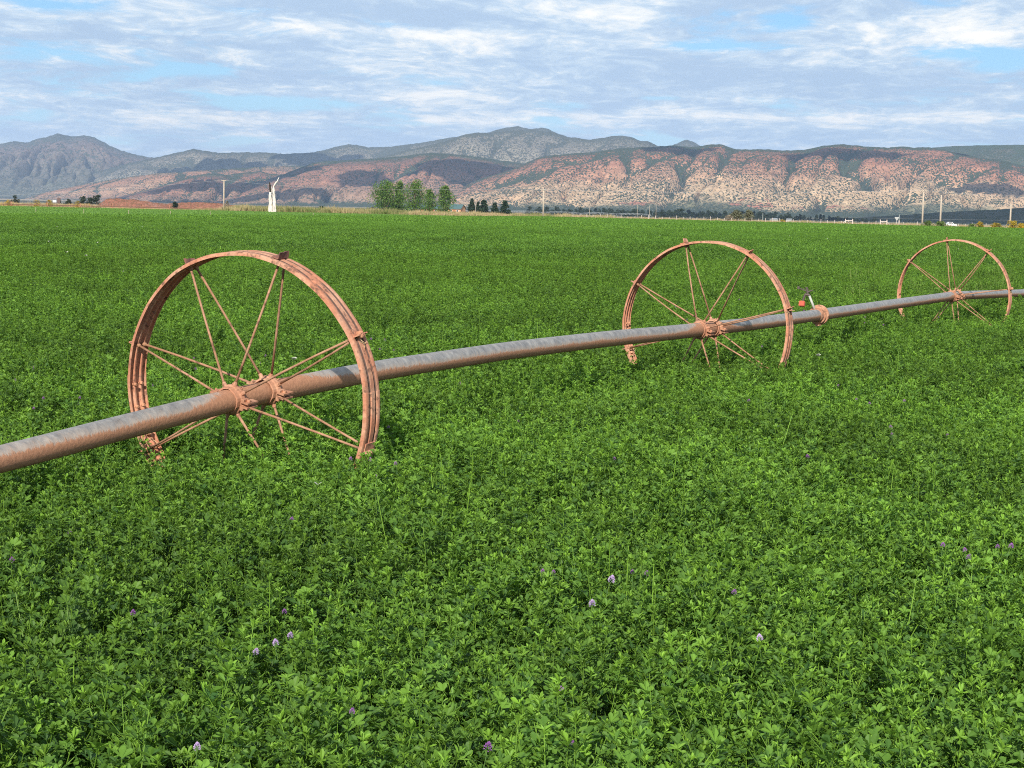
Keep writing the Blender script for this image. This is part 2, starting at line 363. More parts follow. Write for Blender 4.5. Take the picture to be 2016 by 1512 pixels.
hill_range('purple_ridge', [(-100, 430), (150, 400), (230, 388), (280, 377), (330, 362), (380, 346), (400, 343), (425, 342), (450, 344), (475, 340), (500, 338), (512, 336), (530, 342), (560, 344), (600, 350), (700, 380)],
           9300, 7900, 55, m_red, 6, spacing=280, x0=-100, x1=760, nu=380, crest=3)
hill_range('middle_red_ridge', [(340, 430), (420, 395), (480, 372), (530, 352), (560, 342), (600, 327), (620, 320), (640, 317), (670, 316), (700, 314), (740, 312), (789, 308), (823, 303), (850, 301), (876, 302), (928, 307), (980, 315), (1010, 319), (1035, 322), (1100, 345), (1300, 380)],
           8800, 7100, 52, m_red, 7, spacing=300, skew=.22, x0=340, x1=1300, nu=520, nv=150, crest=3.5, cliff=.12)
hill_range('right_plateau', [(1600, 330), (1760, 300), (1830, 291), (1870, 288), (1920, 286), (2016, 285), (2300, 284), (2500, 288)],
           9800, 8200, 60, m_green, 8, spacing=380, x0=1600, x1=2600, nu=300, crest=3, cliff=.2)
hill_range('right_red_cliffs', [(700, 440), (840, 418), (879, 402), (893, 382), (920, 364), (945, 352), (970, 345), (994, 338), (1020, 328), (1035, 321), (1060, 310), (1090, 305), (1130, 302), (1160, 300), (1200, 295), (1220, 292), (1240, 290), (1290, 289), (1330, 286), (1360, 290), (1385, 287), (1400, 284), (1420, 284), (1435, 289), (1450, 294), (1500, 294), (1540, 296), (1580, 296), (1600, 291), (1620, 287), (1655, 284), (1690, 287), (1700, 288), (1750, 291), (1768, 288), (1785, 289), (1800, 291), (1830, 290), (1858, 294), (1880, 300), (1900, 304), (1930, 310), (1960, 314), (2016, 326), (2150, 340), (2600, 360)],
           7900, 6000, 62, m_big, 9, spacing=300, x0=700, x1=2600, nu=900, nv=210, crest=3.5, cliff=.22, prof=1.15, skew=.24)
hill_range('right_foothill', [(1380, 440), (1500, 434), (1620, 431), (1700, 428), (1800, 422), (1850, 418), (1950, 413), (2016, 409), (2300, 396), (2600, 392)],
           3900, 3000, 8, m_green, 10, spacing=160, x0=1380, x1=2600, nu=300, nv=60, crest=1.5)

# clouds of the same deck, above and behind the view: their shadows lie on the hills and the valley
def make_clouds():
    mt, N = new_mat('cloud_white')
    N.out(N.principled(C4(.9, .9, .9), 1.0, 0.0))
    #        px , distance , z, width, depth
    spots = [(920, 8350, 240, 560, 560), (700, 8100, 200, 260, 420), (430, 8700, 130, 1000, 560), (420, 7850, 30, 800, 560), (250, 6500, 0, 1300, 900), (1660, 7700, 240, 520, 240), (1330, 7760, 245, 340, 200),
             (1920, 3600, 0, 1100, 900), (1500, 3200, -4, 1300, 900), (1990, 7900, 280, 500, 300), (150, 4300, 0, 1700, 900), (430, 12500, 250, 800, 1000), (640, 12900, 300, 700, 700),
             (560, 7600, 90, 330, 260), (1960, 7000, 120, 340, 240)]
    H = 1850.0
    for i, (px, D, z, wx, wy) in enumerate(spots):
        tgt = Vector((gx(px, D), D, z)); k = (H-z)/(-SUN_DIR.z); c = tgt-SUN_DIR*k
        nu, nv = 48, 20
        th = np.linspace(0, 2*np.pi, nu, endpoint=False); ph = np.linspace(-np.pi/2, np.pi/2, nv)
        T, Pp = np.meshgrid(th, ph, indexing='ij')
        n = 1+.45*fbm(np.cos(T)*1.7+i*7, np.sin(T)*1.7+Pp*.9, 4, 30+i)*1.6
        Xc = np.cos(Pp)*np.cos(T)*wx/2*n; Yc = np.cos(Pp)*np.sin(T)*wy/2*n
        Zc = np.where(Pp > 0, np.sin(Pp)*90*n, np.sin(Pp)*25)
        V = np.stack([Xc, Yc, Zc], -1).reshape(-1, 3)
        F = grid_faces(nu, nv); last = np.arange(nv-1)+(nu-1)*nv; F = np.concatenate([F, np.stack([last, last-(nu-1)*nv, last-(nu-1)*nv+1, last+1], 1)])
        o = link('cloud', np_mesh('cloud', V, F), mt); o.location = c; tag(o, kind='structure')
make_clouds()

#==CROP==
# ------------------------------------------------------------ alfalfa
def leaf_material(name, dark, mid, young, trans=.24, rough=.55, spec=.25):
    mt, N = new_mat(name)
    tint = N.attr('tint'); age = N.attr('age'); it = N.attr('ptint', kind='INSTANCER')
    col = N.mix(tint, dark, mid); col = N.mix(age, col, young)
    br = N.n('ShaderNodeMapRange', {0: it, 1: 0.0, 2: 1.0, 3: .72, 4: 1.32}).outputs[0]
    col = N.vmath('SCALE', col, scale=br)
    p = N.principled(col, rough, spec)
    tcol = N.mix(1.0, col, C4(1.7, 1.55, .5), 'MULTIPLY')
    tr = N.n('ShaderNodeBsdfTranslucent', {0: tcol})
    mx = N.n('ShaderNodeMixShader', {0: trans, 1: p.outputs[0], 2: tr.outputs[0]})
    N.out(mx.outputs[0]); return mt
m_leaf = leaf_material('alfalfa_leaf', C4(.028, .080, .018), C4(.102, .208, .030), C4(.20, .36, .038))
LF_V = np.array([(0, 0, 0), (.30, .26, .05), (.68, .48, .07), (1.0, .0, .0), (.68, -.48, .07), (.30, -.26, .05), (.36, 0, -.02), (.72, 0, -.03), (.93, .25, .03), (.93, -.25, .03)])
LF_F = [(0, 6, 1), (6, 7, 2, 1), (7, 3, 8, 2), (0, 5, 6), (6, 5, 4, 7), (7, 4, 9, 3)]
LF_LO_F = [(0, 7, 2), (7, 3, 2), (0, 4, 7), (7, 4, 3)]
def rotm(az, pitch, roll):
    ca, sa = math.cos(az), math.sin(az); cp, sp = math.cos(pitch), math.sin(pitch); cr, sr = math.cos(roll), math.sin(roll)
    Rz = np.array([[ca, -sa, 0], [sa, ca, 0], [0, 0, 1]]); Ry = np.array([[cp, 0, -sp], [0, 1, 0], [sp, 0, cp]]); Rx = np.array([[1, 0, 0], [0, cr, -sr], [0, sr, cr]])
    return Rz @ Ry @ Rx
class Plant:
    def __init__(s): s.v = []; s.f = []; s.tint = []; s.age = []; s.n = 0
    def leaf(s, p, az, pitch, roll, L, Wd, tint, age, lo=False):
        q = LF_V*np.array([L, Wd, L]); q = q @ rotm(az, pitch, roll).T+p
        s.v.append(q); s.f += [tuple(i+s.n for i in f) for f in (LF_LO_F if lo else LF_F)]; s.n += len(q)
        s.tint += [tint]*len(q); s.age += [age]*len(q)
    def stem(s, a, b, r, age=.5):
        a = np.array(a, float); b = np.array(b, float); t = b-a; t /= max(np.linalg.norm(t), 1e-6)
        u = np.cross(t, [0, 1, .2]); u /= np.linalg.norm(u); w = np.cross(t, u)
        pts = [p+(u*math.cos(k)+w*math.sin(k))*rr for p, rr in ((a, r), (b, r*.75)) for k in (0, 2.094, 4.189)]
        s.v.append(np.array(pts)); n = s.n
        s.f += [(n, n+1, n+4, n+3), (n+1, n+2, n+5, n+4), (n+2, n, n+3, n+5)]; s.n += 6
        s.tint += [.9]*6; s.age += [age]*6
    def trifol(s, R, p, az, size, age, up=.5):
        pet = size*R.uniform(.5, .9); e = p+np.array([math.cos(az)*math.cos(up), math.sin(az)*math.cos(up), math.sin(up)])*pet
        s.stem(p, e, .0006)
        tint = R.random()
        for da, l in ((0, 1.0), (1.05, .92), (-1.05, .92)):
            s.leaf(e, az+da+R.normal(0, .18), R.normal(.30, .32)+up*.35, R.normal(0, .38), size*l, size*R.uniform(.46, .60), tint, age*R.uniform(.7, 1.2))
    def mesh(s, name):
        me = bpy.data.meshes.new(name); me.from_pydata(np.concatenate(s.v).tolist(), [], s.f); me.update()
        add_attr(me, 'tint', s.tint); add_attr(me, 'age', np.clip(s.age, 0, 1)); me.materials.append(m_leaf); return me
def sprig(seed, tall=.52, sparse=0.0):
    R = np.random.default_rng(seed); s = Plant()
    top = np.array([R.normal(0, .05), R.normal(0, .05), tall]); base = np.zeros(3)
    def pt(t): return base*(1-t)+top*t+np.array([math.sin(t*2.2)*.02, 0, 0])
    for i in range(4): s.stem(pt(i/4), pt((i+1)/4), .0021-.0003*i+.0006*(sparse > 0), .55+sparse*.5)
    az = R.uniform(0, 6.28); n = 11
    for i in range(n):
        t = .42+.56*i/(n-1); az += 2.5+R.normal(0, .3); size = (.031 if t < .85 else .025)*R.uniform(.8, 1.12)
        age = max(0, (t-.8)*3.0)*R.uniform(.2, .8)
        if R.random() < sparse: continue
        s.trifol(R, pt(t), az, size, age, R.uniform(.1, .8))
        if t < .92 and R.random() < .85:                  # a side branch from the same node
            L = R.uniform(.06, .13)*(1.1-t*.5); e = pt(t)+np.array([math.cos(az+.6)*L*.75, math.sin(az+.6)*L*.75, L*.75])
            s.stem(pt(t), e, .0011)
            for k in range(R.integers(2, 5)):
                s.trifol(R, pt(t)+(e-pt(t))*(.45+.18*k), az+k*2.2, size*R.uniform(.7, .95), age*.6+R.uniform(0, .25), R.uniform(.2, .9))
            if R.random() < .5:
                for k in range(4): s.leaf(e, az+k*1.6, R.uniform(.6, 1.2), R.normal(0, .3), .016, .006, .9, R.uniform(.4, .9))
    tp = pt(1.0); yg = R.uniform(.1, .9)
    for k in range(9):
        s.leaf(tp-np.array([0, 0, .010*(k > 4)]), k*2.4+R.normal(0, .2), R.uniform(.15, 1.2), R.normal(0, .3), R.uniform(.015, .026), R.uniform(.007, .011), .9, yg*R.uniform(.6, 1.1))
    return s.mesh('alfalfa_sprig')
def patch(seed, size, n, leaf, tall, spread=.22):
    """a bed of leafy tops, used from some tens of metres out"""
    R = np.random.default_rng(seed); s = Plant()
    tops = R.uniform(-size/2, size/2, (max(int(n/14), 4), 2)); th = tall+R.normal(0, spread*tall*.35, len(tops)); ag = R.uniform(.05, .75, len(tops))**1.3
    for i in range(n):
        k = R.integers(len(tops)); r = R.exponential(leaf*1.5); a = R.uniform(0, 6.28)
        p = np.array([tops[k, 0]+math.cos(a)*r, tops[k, 1]+math.sin(a)*r, max(.05, th[k]-r*.9-R.exponential(tall*.10))])
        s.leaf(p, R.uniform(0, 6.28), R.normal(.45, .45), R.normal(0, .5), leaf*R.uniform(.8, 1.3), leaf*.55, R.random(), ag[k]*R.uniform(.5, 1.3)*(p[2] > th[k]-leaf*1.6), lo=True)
    return s.mesh('alfalfa_patch')
def proto_collection(name, meshes):
    c = bpy.data.collections.new(name)
    for i, me in enumerate(meshes):
        o = bpy.data.objects.new(f'{name}_{i:02d}', me); c.objects.link(o)
    return c
def scatter(name, P, var, rot, scl, ptint, coll, mat_under=None, kind='stuff', label=None, cat=None):
    """one object whose points carry instances of the plants in coll"""
    me = bpy.data.meshes.new(name); me.vertices.add(len(P)); me.vertices.foreach_set('co', P.astype(np.float32).ravel()); me.update()
    add_attr(me, 'variant', var, 'INT'); add_attr(me, 'rot', rot, 'FLOAT_VECTOR'); add_attr(me, 'scl', scl); add_attr(me, 'ptint', ptint)
    o = link(name, me, None)
    g = bpy.data.node_groups.new(name, 'GeometryNodeTree')
    g.interface.new_socket('Geometry', in_out='INPUT', socket_type='NodeSocketGeometry'); g.interface.new_socket('Geometry', in_out='OUTPUT', socket_type='NodeSocketGeometry')
    nd = g.nodes; L = g.links
    gi = nd.new('NodeGroupInput'); go = nd.new('NodeGroupOutput'); ip = nd.new('GeometryNodeInstanceOnPoints'); ci = nd.new('GeometryNodeCollectionInfo')
    ci.inputs[0].default_value = coll; ci.inputs['Separate Children'].default_value = True; ci.inputs['Reset Children'].default_value = True
    def na(n, t): a = nd.new('GeometryNodeInputNamedAttribute'); a.data_type = t; a.inputs[0].default_value = n; return a.outputs[0]
    L.new(gi.outputs[0], ip.inputs['Points']); L.new(ci.outputs[0], ip.inputs['Instance']); ip.inputs['Pick Instance'].default_value = True
    L.new(na('variant', 'INT'), ip.inputs['Instance Index']); L.new(na('scl', 'FLOAT'), ip.inputs['Scale'])
    e2r = nd.new('FunctionNodeEulerToRotation'); L.new(na('rot', 'FLOAT_VECTOR'), e2r.inputs[0]); L.new(e2r.outputs[0], ip.inputs['Rotation'])
    L.new(ip.outputs[0], go.inputs[0])
    md = o.modifiers.new('scatter', 'NODES'); md.node_group = g
    tag(o, label, cat, kind=kind)
    return o
# outline of the field: far edge from the left to the right
EDGE_X = [-220, -96, 0, 84, 200]; EDGE_Y = [345, 343, 350, 302, 240]
def edge_y(x): return np.interp(x, EDGE_X, EDGE_Y)
def young_plot(x, y):       # the short, brighter stand at the far left
    xb = np.interp(y, [150, 153, 216, 345], [-60, -43, -27, 4]); return (y > 150+np.clip(-x-43, 0, 60)*.05) & (x < xb)
def sample(y0, y1, dens, margin):
    A = []; n_tot = 0
    N_ = int((y1-y0)*2*(.30*y1+margin)*dens); x = RNG.uniform(-1, 1, N_)*(.30*y1+margin); y = RNG.uniform(y0, y1, N_)
    k = np.abs(x) < .30*y+margin; return x[k], y[k]
def canopy_bump(x, y): return fbm(x/1.3, y/1.6, 3, 40)*.16+fbm(x/.45, y/.45, 2, 44)*.10
WHEELS = [((-1.4655, 10.1677, .81), .4774, .0697, 27.0), ((1.7672, 16.7155, .8232), .481, .0061, 15.8), ((6.335, 26.3552, .7723), .4562, .0254, 9.0)]
def crop():
    NV = 10
    sprigs = proto_collection('alfalfa_sprigs', [sprig(100+i, [.47, .5, .52, .55][i % 4]) for i in range(NV)]+[sprig(190+i, [.60, .66, .58][i], .62) for i in range(3)])
    x1, y1 = sample(3.2, 17, 200, 1.6); x2, y2 = sample(17, 52, 90, 2.0)
    x = np.concatenate([x1, x2]); y = np.concatenate([y1, y2]); far = y > 17
    b = canopy_bump(x, y); keep = RNG.random(len(x)) < np.clip(.95+b*5.0, .10, 1)
    keep &= ~((x**2+y**2) < 2.9**2)
    x, y, b, far = x[keep], y[keep], b[keep], far[keep]; n = len(x)
    scl = (1.03+b*.75+RNG.normal(0, .075, n))*np.where(far, 1.0, 1)
    scl = np.where(RNG.random(n) < .035, scl*RNG.uniform(1.05, 1.22, n), scl)
    # stems pressed down round each rim
    for (c, yaw, el, ph) in WHEELS:
        dx, dy = math.sin(yaw), math.cos(yaw); u = (x-c[0])*dx+(y-c[1])*dy; w = (x-c[0])*dy-(y-c[1])*dx
        scl = np.where((np.abs(u) < .10) & (np.abs(w) < .65), scl*.86, scl)
        hx, hy = math.cos(yaw), -math.sin(yaw); lx, ly = c[0]-hx*.66, c[1]-hy*.66-.22
        scl = np.where(((x-lx)/.26)**2+((y-ly)/.55)**2 < 1, scl*.74, scl)
        if c[0] > 3: scl = np.where(((x-c[0])/.9)**2+((y-c[1]+.5)/1.8)**2 < 1, scl*.84, scl)
    lx_, ly_ = fbm(x/1.1, y/1.1, 3, 70)*.55, fbm(x/1.1, y/1.1, 3, 74)*.55
    rot = np.stack([RNG.normal(.05, .16, n)+lx_, RNG.normal(0, .16, n)+ly_, RNG.uniform(0, 6.283, n)], 1)
    pt = np.clip(.5+fbm(x/2.5, y/3, 3, 50)*.9+RNG.normal(0, .2, n), 0, 1)
    P = np.stack([x, y, np.zeros(n)], 1)
    var = np.where(RNG.random(n) < .010, RNG.integers(NV, NV+3, n), RNG.integers(0, NV, n))
    scatter('alfalfa_crop', P, var, rot, scl, pt, sprigs, label='dense knee-high green alfalfa crop round the wheels', cat='alfalfa')
    print('sprigs', n)
    # farther out: beds of tops
    NP = 6
    mid = proto_collection('alfalfa_beds', [patch(300+i, 1.1, 560, .05, .50) for i in range(NP)])
    farc = proto_collection('alfalfa_far_beds', [patch(400+i, 2.4, 520, .13, .50) for i in range(NP)])
    x, y = sample(50, 150, 1.25, 4); n = len(x)
    b = canopy_bump(x, y)
    P = np.stack([x, y, b*.3+RNG.normal(0, .015, n)], 1); rot = np.stack([np.zeros(n), np.zeros(n), RNG.uniform(0, 6.283, n)], 1)
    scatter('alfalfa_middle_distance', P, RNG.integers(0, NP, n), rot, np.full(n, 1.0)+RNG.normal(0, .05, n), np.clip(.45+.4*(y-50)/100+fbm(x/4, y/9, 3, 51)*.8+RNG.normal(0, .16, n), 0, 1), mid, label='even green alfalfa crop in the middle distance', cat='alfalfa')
    x, y = sample(146, 362, .42, 6); k = y < edge_y(x); x, y = x[k], y[k]; yp = young_plot(x, y)
    for sel, nm, lab, zz, t0 in ((~yp, 'alfalfa_far_distance', 'green alfalfa crop running to the far edge of the field', 0.0, .85), (yp, 'short_young_alfalfa', 'shorter bright green stand beyond the taller crop on the left', -.27, 1.0)):
        xs, ys = x[sel], y[sel]; n = len(xs)
        P = np.stack([xs, ys, canopy_bump(xs, ys)*.25+zz], 1); rot = np.stack([np.zeros(n), np.zeros(n), RNG.uniform(0, 6.283, n)], 1)
        cc = farc
        if nm.startswith('short'):
            cc = bpy.data.collections.new('young_beds')
            for i, o in enumerate(farc.objects):
                me = o.data.copy(); me.materials.clear(); me.materials.append(m_young); oo = bpy.data.objects.new(f'young_{i}', me); cc.objects.link(oo)
        scatter(nm, P, RNG.integers(0, NP, n), rot, np.full(n, 1.0), np.clip(t0+fbm(xs/6, ys/22, 3, 52)*.6+RNG.normal(0, .13, n), 0, 1.5), cc, label=lab, cat='alfalfa')
    print('beds', len(x))
    # the shaded lower storey of the crop, so no bare soil shows between far beds
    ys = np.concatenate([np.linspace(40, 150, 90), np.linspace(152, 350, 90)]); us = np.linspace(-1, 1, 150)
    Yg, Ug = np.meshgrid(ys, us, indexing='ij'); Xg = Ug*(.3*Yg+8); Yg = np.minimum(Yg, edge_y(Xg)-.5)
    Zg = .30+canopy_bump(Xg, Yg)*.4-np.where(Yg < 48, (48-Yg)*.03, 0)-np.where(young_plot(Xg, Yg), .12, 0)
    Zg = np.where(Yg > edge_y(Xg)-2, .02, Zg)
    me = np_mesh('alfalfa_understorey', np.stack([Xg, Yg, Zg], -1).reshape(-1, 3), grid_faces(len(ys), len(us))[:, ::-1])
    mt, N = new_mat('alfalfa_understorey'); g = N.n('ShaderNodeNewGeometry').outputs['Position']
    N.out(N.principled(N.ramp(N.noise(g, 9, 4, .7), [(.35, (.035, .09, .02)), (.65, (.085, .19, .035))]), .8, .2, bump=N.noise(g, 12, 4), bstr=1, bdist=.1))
    tag(link('alfalfa_understorey', me, mt), 'dark lower leaves of the distant alfalfa crop', 'alfalfa', kind='stuff')
m_young = leaf_material('young_alfalfa_leaf', C4(.07, .15, .035), C4(.12, .23, .05), C4(.20, .32, .06))
crop()

#==WHEELLINE==
# ------------------------------------------------------------ wheel line irrigator
def rust_material(name, base, dark, mud, mudamt=.35):
    mt, N = new_mat(name); tc = N.n('ShaderNodeTexCoord').outputs['Object']
    n1 = N.noise(tc, 7, 6, .65); n2 = N.noise(tc, 60, 4, .6); n3 = N.noise(tc, 22, 5, .6)
    col = N.mix(N.sstep(n1, .42, .62), base, mud)
    col = N.mix(N.math('MULTIPLY', N.sstep(n3, .54, .66), .8), col, dark); col = N.mix(N.math('MULTIPLY', N.sstep(N.noise(tc, 3.1, 5, .7), .50, .62), .25), col, C4(.34, .19, .14))
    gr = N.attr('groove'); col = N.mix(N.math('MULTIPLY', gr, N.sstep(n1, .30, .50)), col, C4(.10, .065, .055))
    col = N.mix(.5, col, N.mix(1.0, col, N.ramp(n2, [(.3, (.65, .6, .55)), (.7, (1.25, 1.25, 1.25))]), 'MULTIPLY'))
    N.out(N.principled(col, .82, .25, bump=N.math('ADD', N.math('MULTIPLY', n2, .5), n3), bstr=.5, bdist=.004)); return mt
m_rim = rust_material('dusty_orange_steel', C4(.49, .21, .125), C4(.13, .07, .05), C4(.58, .32, .21))
m_hub = rust_material('muddy_cast_iron', C4(.42, .20, .12), C4(.13, .07, .045), C4(.54, .30, .19))
m_spoke = rust_material('rusty_rod', C4(.33, .175, .10), C4(.15, .08, .05), C4(.44, .25, .155))
m_lugd = rust_material('worn_dark_lug', C4(.10, .055, .05), C4(.035, .028, .028), C4(.26, .12, .09))
m_mud = rust_material('dried_mud', C4(.50, .24, .14), C4(.34, .15, .09), C4(.58, .31, .19))
def pipe_mat():
    mt, N = new_mat('weathered_aluminium_pipe'); uv = N.n('ShaderNodeTexCoord').outputs['UV']; ob = N.n('ShaderNodeTexCoord').outputs['Object']
    mud = N.attr('mud')
    st = N.noise(N.vmath('MULTIPLY', uv, (38.0, .8, 1)), 1.0, 5, .7)      # drips running round the pipe
    fine = N.noise(ob, 45, 6, .7); md = N.noise(ob, 5, 5, .6)
    mm = N.math('ADD', mud, N.math('ADD', N.math('MULTIPLY', N.math('SUBTRACT', st, .5), .8), N.math('MULTIPLY', N.math('SUBTRACT', md, .5), .5)))
    thin = N.sstep(mm, .10, .62); thick = N.sstep(N.math('ADD', mm, N.math('MULTIPLY', N.math('SUBTRACT', fine, .5), .6)), .50, .76)
    metal = N.ramp(N.noise(N.vmath('MULTIPLY', uv, (16.0, 2.2, 1)), 1.0, 8, .75), [(.3, (.16, .155, .15)), (.48, (.29, .275, .26)), (.68, (.50, .46, .41))])
    col = N.mix(N.math('MULTIPLY', thin, .62), metal, C4(.43, .315, .235))
    col = N.mix(N.math('MULTIPLY', N.sstep(fine, .55, .7), .35), col, C4(.42, .25, .16))
    mudc = N.ramp(fine, [(.3, (.33, .14, .07)), (.7, (.50, .235, .125))])
    col = N.mix(N.math('MULTIPLY', thick, .9), col, mudc)
    p = N.principled(col, N.n('ShaderNodeMapRange', {0: thick, 1: 0., 2: 1., 3: .48, 4: .92}).outputs[0], .4, bump=N.math('MULTIPLY', fine, N.math('ADD', thick, .12)), bstr=.6, bdist=.006)
    N.set(p.inputs['Metallic'], N.n('ShaderNodeMapRange', {0: thin, 1: 0., 2: 1., 3: .35, 4: 0.}).outputs[0])
    N.out(p); return mt
m_pipe = pipe_mat()
PT = np.array([(-14, .45), (-6, .52), (-4, .58), (-2.0, .673), (-1.48, .713), (-.88, .752), (0, .808), (1.39, .851), (3.24, .867), (5.06, .855), (6.18, .836), (7.30, .823), (8.95, .803), (11.02, .793), (14.16, .786), (17.04, .775), (17.97, .7723), (19.9, .725), (23.68, .629), (30, .60), (36, .62)])
def pipe_z(t):        # smooth height of the pipe along its run
    tt = np.linspace(-14, 36, 1001); zz = np.interp(tt, PT[:, 0], PT[:, 1]); k = np.hanning(33); k /= k.sum()
    return np.interp(t, tt, np.convolve(np.pad(zz, 16, mode='edge'), k, 'valid'))
W1, W2, W3 = [np.array(w[0][:2]) for w in WHEELS]
L12 = np.linalg.norm(W2-W1); L23 = np.linalg.norm(W3-W2)
def pipe_pt(t):
    if t < L12: p = W1+(W2-W1)/L12*t
    else: p = W2+(W3-W2)/L23*(t-L12)
    return Vector((p[0], p[1], float(pipe_z(t))))
PR = .064
def torus_section(profile, C, d, h, v, a0, a1, n, closed, wob=None):
    """sweep a closed (t, r) profile round the axle"""
    vs = []; fs = []; m_ = len(profile)
    for i in range(n if closed else n+1):
        a = a0+(a1-a0)*i/n; e = h*math.cos(a)+v*math.sin(a); dr = wob(a) if wob else (0, 0)
        for (t, r) in profile: vs.append(C+d*(t+dr[1])+e*(r+dr[0]))
    N_ = n
    for i in range(N_):
        j = (i+1) % n if closed else i+1
        for k in range(m_): fs.append((i*m_+k, i*m_+(k+1) % m_, j*m_+(k+1) % m_, j*m_+k))
    if not closed: fs += [tuple(range(m_))[::-1], tuple(n*m_+k for k in range(m_))]
    return vs, fs
def groove_attr(o, prof_groove, m_):
    pass
def build_wheel(parent, C, yaw, el, phase, seed, first=False, RW=.81, lo=False):
    d = Vector((math.sin(yaw)*math.cos(el), math.cos(yaw)*math.cos(el), math.sin(el))); h = d.cross(Vector((0, 0, 1))).normalized(); v = h.cross(d)
    C = Vector(C); R = random.Random(seed); O = C
    def fin(mb, name, mat, par, smooth=False):
        mb.v = [tuple(Vector(q)-O) for q in mb.v]; return link(name, mb.mesh(name, smooth), mat, par)
    ph = [R.uniform(0, 6.28) for _ in range(4)]
    def wob(a): return (.0028*math.sin(3*a+ph[0])+.0016*math.sin(7*a+ph[1])+.0008*math.sin(19*a+ph[2]), .004*math.sin(2*a+ph[3])+.0015*math.sin(9*a+ph[1]))
    outer = [(-.0725, -.020), (-.070, -.003), (-.064, 0), (-.041, 0), (-.036, -.004), (-.033, -.017), (-.023, -.017), (-.020, -.004), (-.016, 0), (.016, 0), (.020, -.004), (.023, -.017), (.033, -.017), (.036, -.004), (.041, 0), (.064, 0), (.070, -.003), (.0725, -.020)]
    th = .0045
    inner = [(t*(1 if abs(t) < .05 else .955), r-th if r > -.019 else r) for t, r in outer]
    prof = [(t, RW+r) for t, r in outer]+[(t, RW+r) for t, r in inner[::-1]]
    mb = MB(); vs, fs = torus_section(prof, C, d, h, v, 0, 2*math.pi, 48 if lo else 128, True, None if lo else wob); mb.add(vs, fs)
    rim = fin(mb, 'wheel', m_rim, parent, True)
    rim.location = O
    try: rim.data.set_sharp_from_angle(angle=math.radians(40))
    except Exception: pass
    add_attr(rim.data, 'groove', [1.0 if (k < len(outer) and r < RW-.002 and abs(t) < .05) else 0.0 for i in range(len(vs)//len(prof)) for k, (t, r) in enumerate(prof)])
    # lugs, spokes
    for k in range(8):
        a = math.radians(phase+45*k); e = h*math.cos(a)+v*math.sin(a); tg = -h*math.sin(a)+v*math.cos(a)
        mb = MB(); M = Matrix((d, e, tg)).transposed()
        tilt = Matrix.Rotation(R.uniform(-.25, .25), 3, 'X')
        n = 9; w = .050; hh = .036*R.uniform(.8, 1.1)
        # upright cleat with a worn top edge, folded from a foot plate
        top = [(-w+2*w*i/(n-1), hh+R.uniform(-.004, .003)) for i in range(n)]
        vs = []
        for sgn in (-.003, .003):
            for (x_, y_) in top: vs += [Vector((x_, .0005, sgn)), Vector((x_*1.0, y_, sgn+.004*math.sin(x_*40)))]
        fs = []
        for i in range(n-1):
            a_ = 2*i; b_ = 2*n+2*i
            fs += [(a_, a_+2, a_+3, a_+1), (b_, b_+1, b_+3, b_+2), (a_+1, a_+3, b_+3, b_+1), (a_, b_, b_+2, a_+2)]
        fs += [(0, 1, 2*n+1, 2*n), (2*n-2, 4*n-2, 4*n-1, 2*n-1)]
        mb.add([C+e*(RW+.0045)+M @ (tilt @ q) for q in vs], fs)
        mb.box(C+e*(RW+.0035)+tg*.022, (2*w*.9, .006, .046), M)
        lug = fin(mb, 'lug', m_lugd if (first and k in (1, 2)) else m_rim, rim)
        if first and k in (1, 2): tag(lug, 'dark worn cleat on the top of the rim')
        for sgn in (-1, 1):
            mb = MB(); ao = a+R.uniform(-.02, .02); eo = h*math.cos(ao)+v*math.sin(ao)
            p0 = C+d*(sgn*.172)+eo*.098; p1 = C+d*(sgn*.024)+e*(RW-.016)
            bend = d*R.uniform(-.004, .004)+tg*R.uniform(-.006, .006)
            mb.tube([p0, p0*.66+p1*.34+bend, p0*.33+p1*.67+bend, p1], [.0075, .0068, .0066, .007], 5 if lo else 8)
            if not lo:
                mb.tube([p1-(p1-p0).normalized()*.02, p1+(p1-p0).normalized()*.004], .0125, 6)
            fin(mb, 'spoke', m_spoke, rim, True)
    if lo: 
        return rim
    # splices: an overlapping length of rim, bolted through the grooves
    for (a0, a1) in ((math.radians(5), math.radians(-38)), (math.radians(175), math.radians(212))):
        pr = [(t*1.02, RW+r+.0022) for t, r in outer]+[(t*1.02, RW+r-.001) for t, r in outer[::-1]]
        mb = MB(); vs, fs = torus_section(pr, C, d, h, v, min(a0, a1), max(a0, a1), 22, False, wob); mb.add(vs, fs)
        sp = fin(mb, 'splice_plate', m_rim, rim, True)
        try: sp.data.set_sharp_from_angle(angle=math.radians(40))
        except Exception: pass
        sg = -1 if a1 < a0 else 1
        for off in (4.0, 13.5):
            for t in (-.028, .028):
                a = a0+sg*math.radians(off); e = h*math.cos(a)+v*math.sin(a); tg = -h*math.sin(a)+v*math.cos(a); M = Matrix((d, tg, e)).transposed()
                mb = MB(); mb.tube([C+d*t+e*(RW-.016), C+d*t+e*(RW-.006), C+d*t+e*(RW-.003)], [.0085, .008, .004], 8)
                mb.tube([C+d*t+e*(RW-.021), C+d*t+e*(RW-.036)], [.011, .009], 6)
                fin(mb, 'bolt', m_mud, rim, False)
    # clods of mud and dry stalks caught in the rim
    for a, rr, cnt in ((200, -.03, 6), (215, -.035, 9), (phase, .02, 5), (phase+135, .015, 4)):
        mb = MB()
        for _ in range(cnt):
            q = math.radians(a+R.uniform(-1.0, 1.0)); e = h*math.cos(q)+v*math.sin(q)
            mb.ball(C+d*R.uniform(-.022, .022)+e*(RW+rr+R.uniform(-.006, .006)), R.uniform(.009, .017), (1.2, 1, .8), 6, .25)
        fin(mb, 'mud_clod', m_mud, rim)
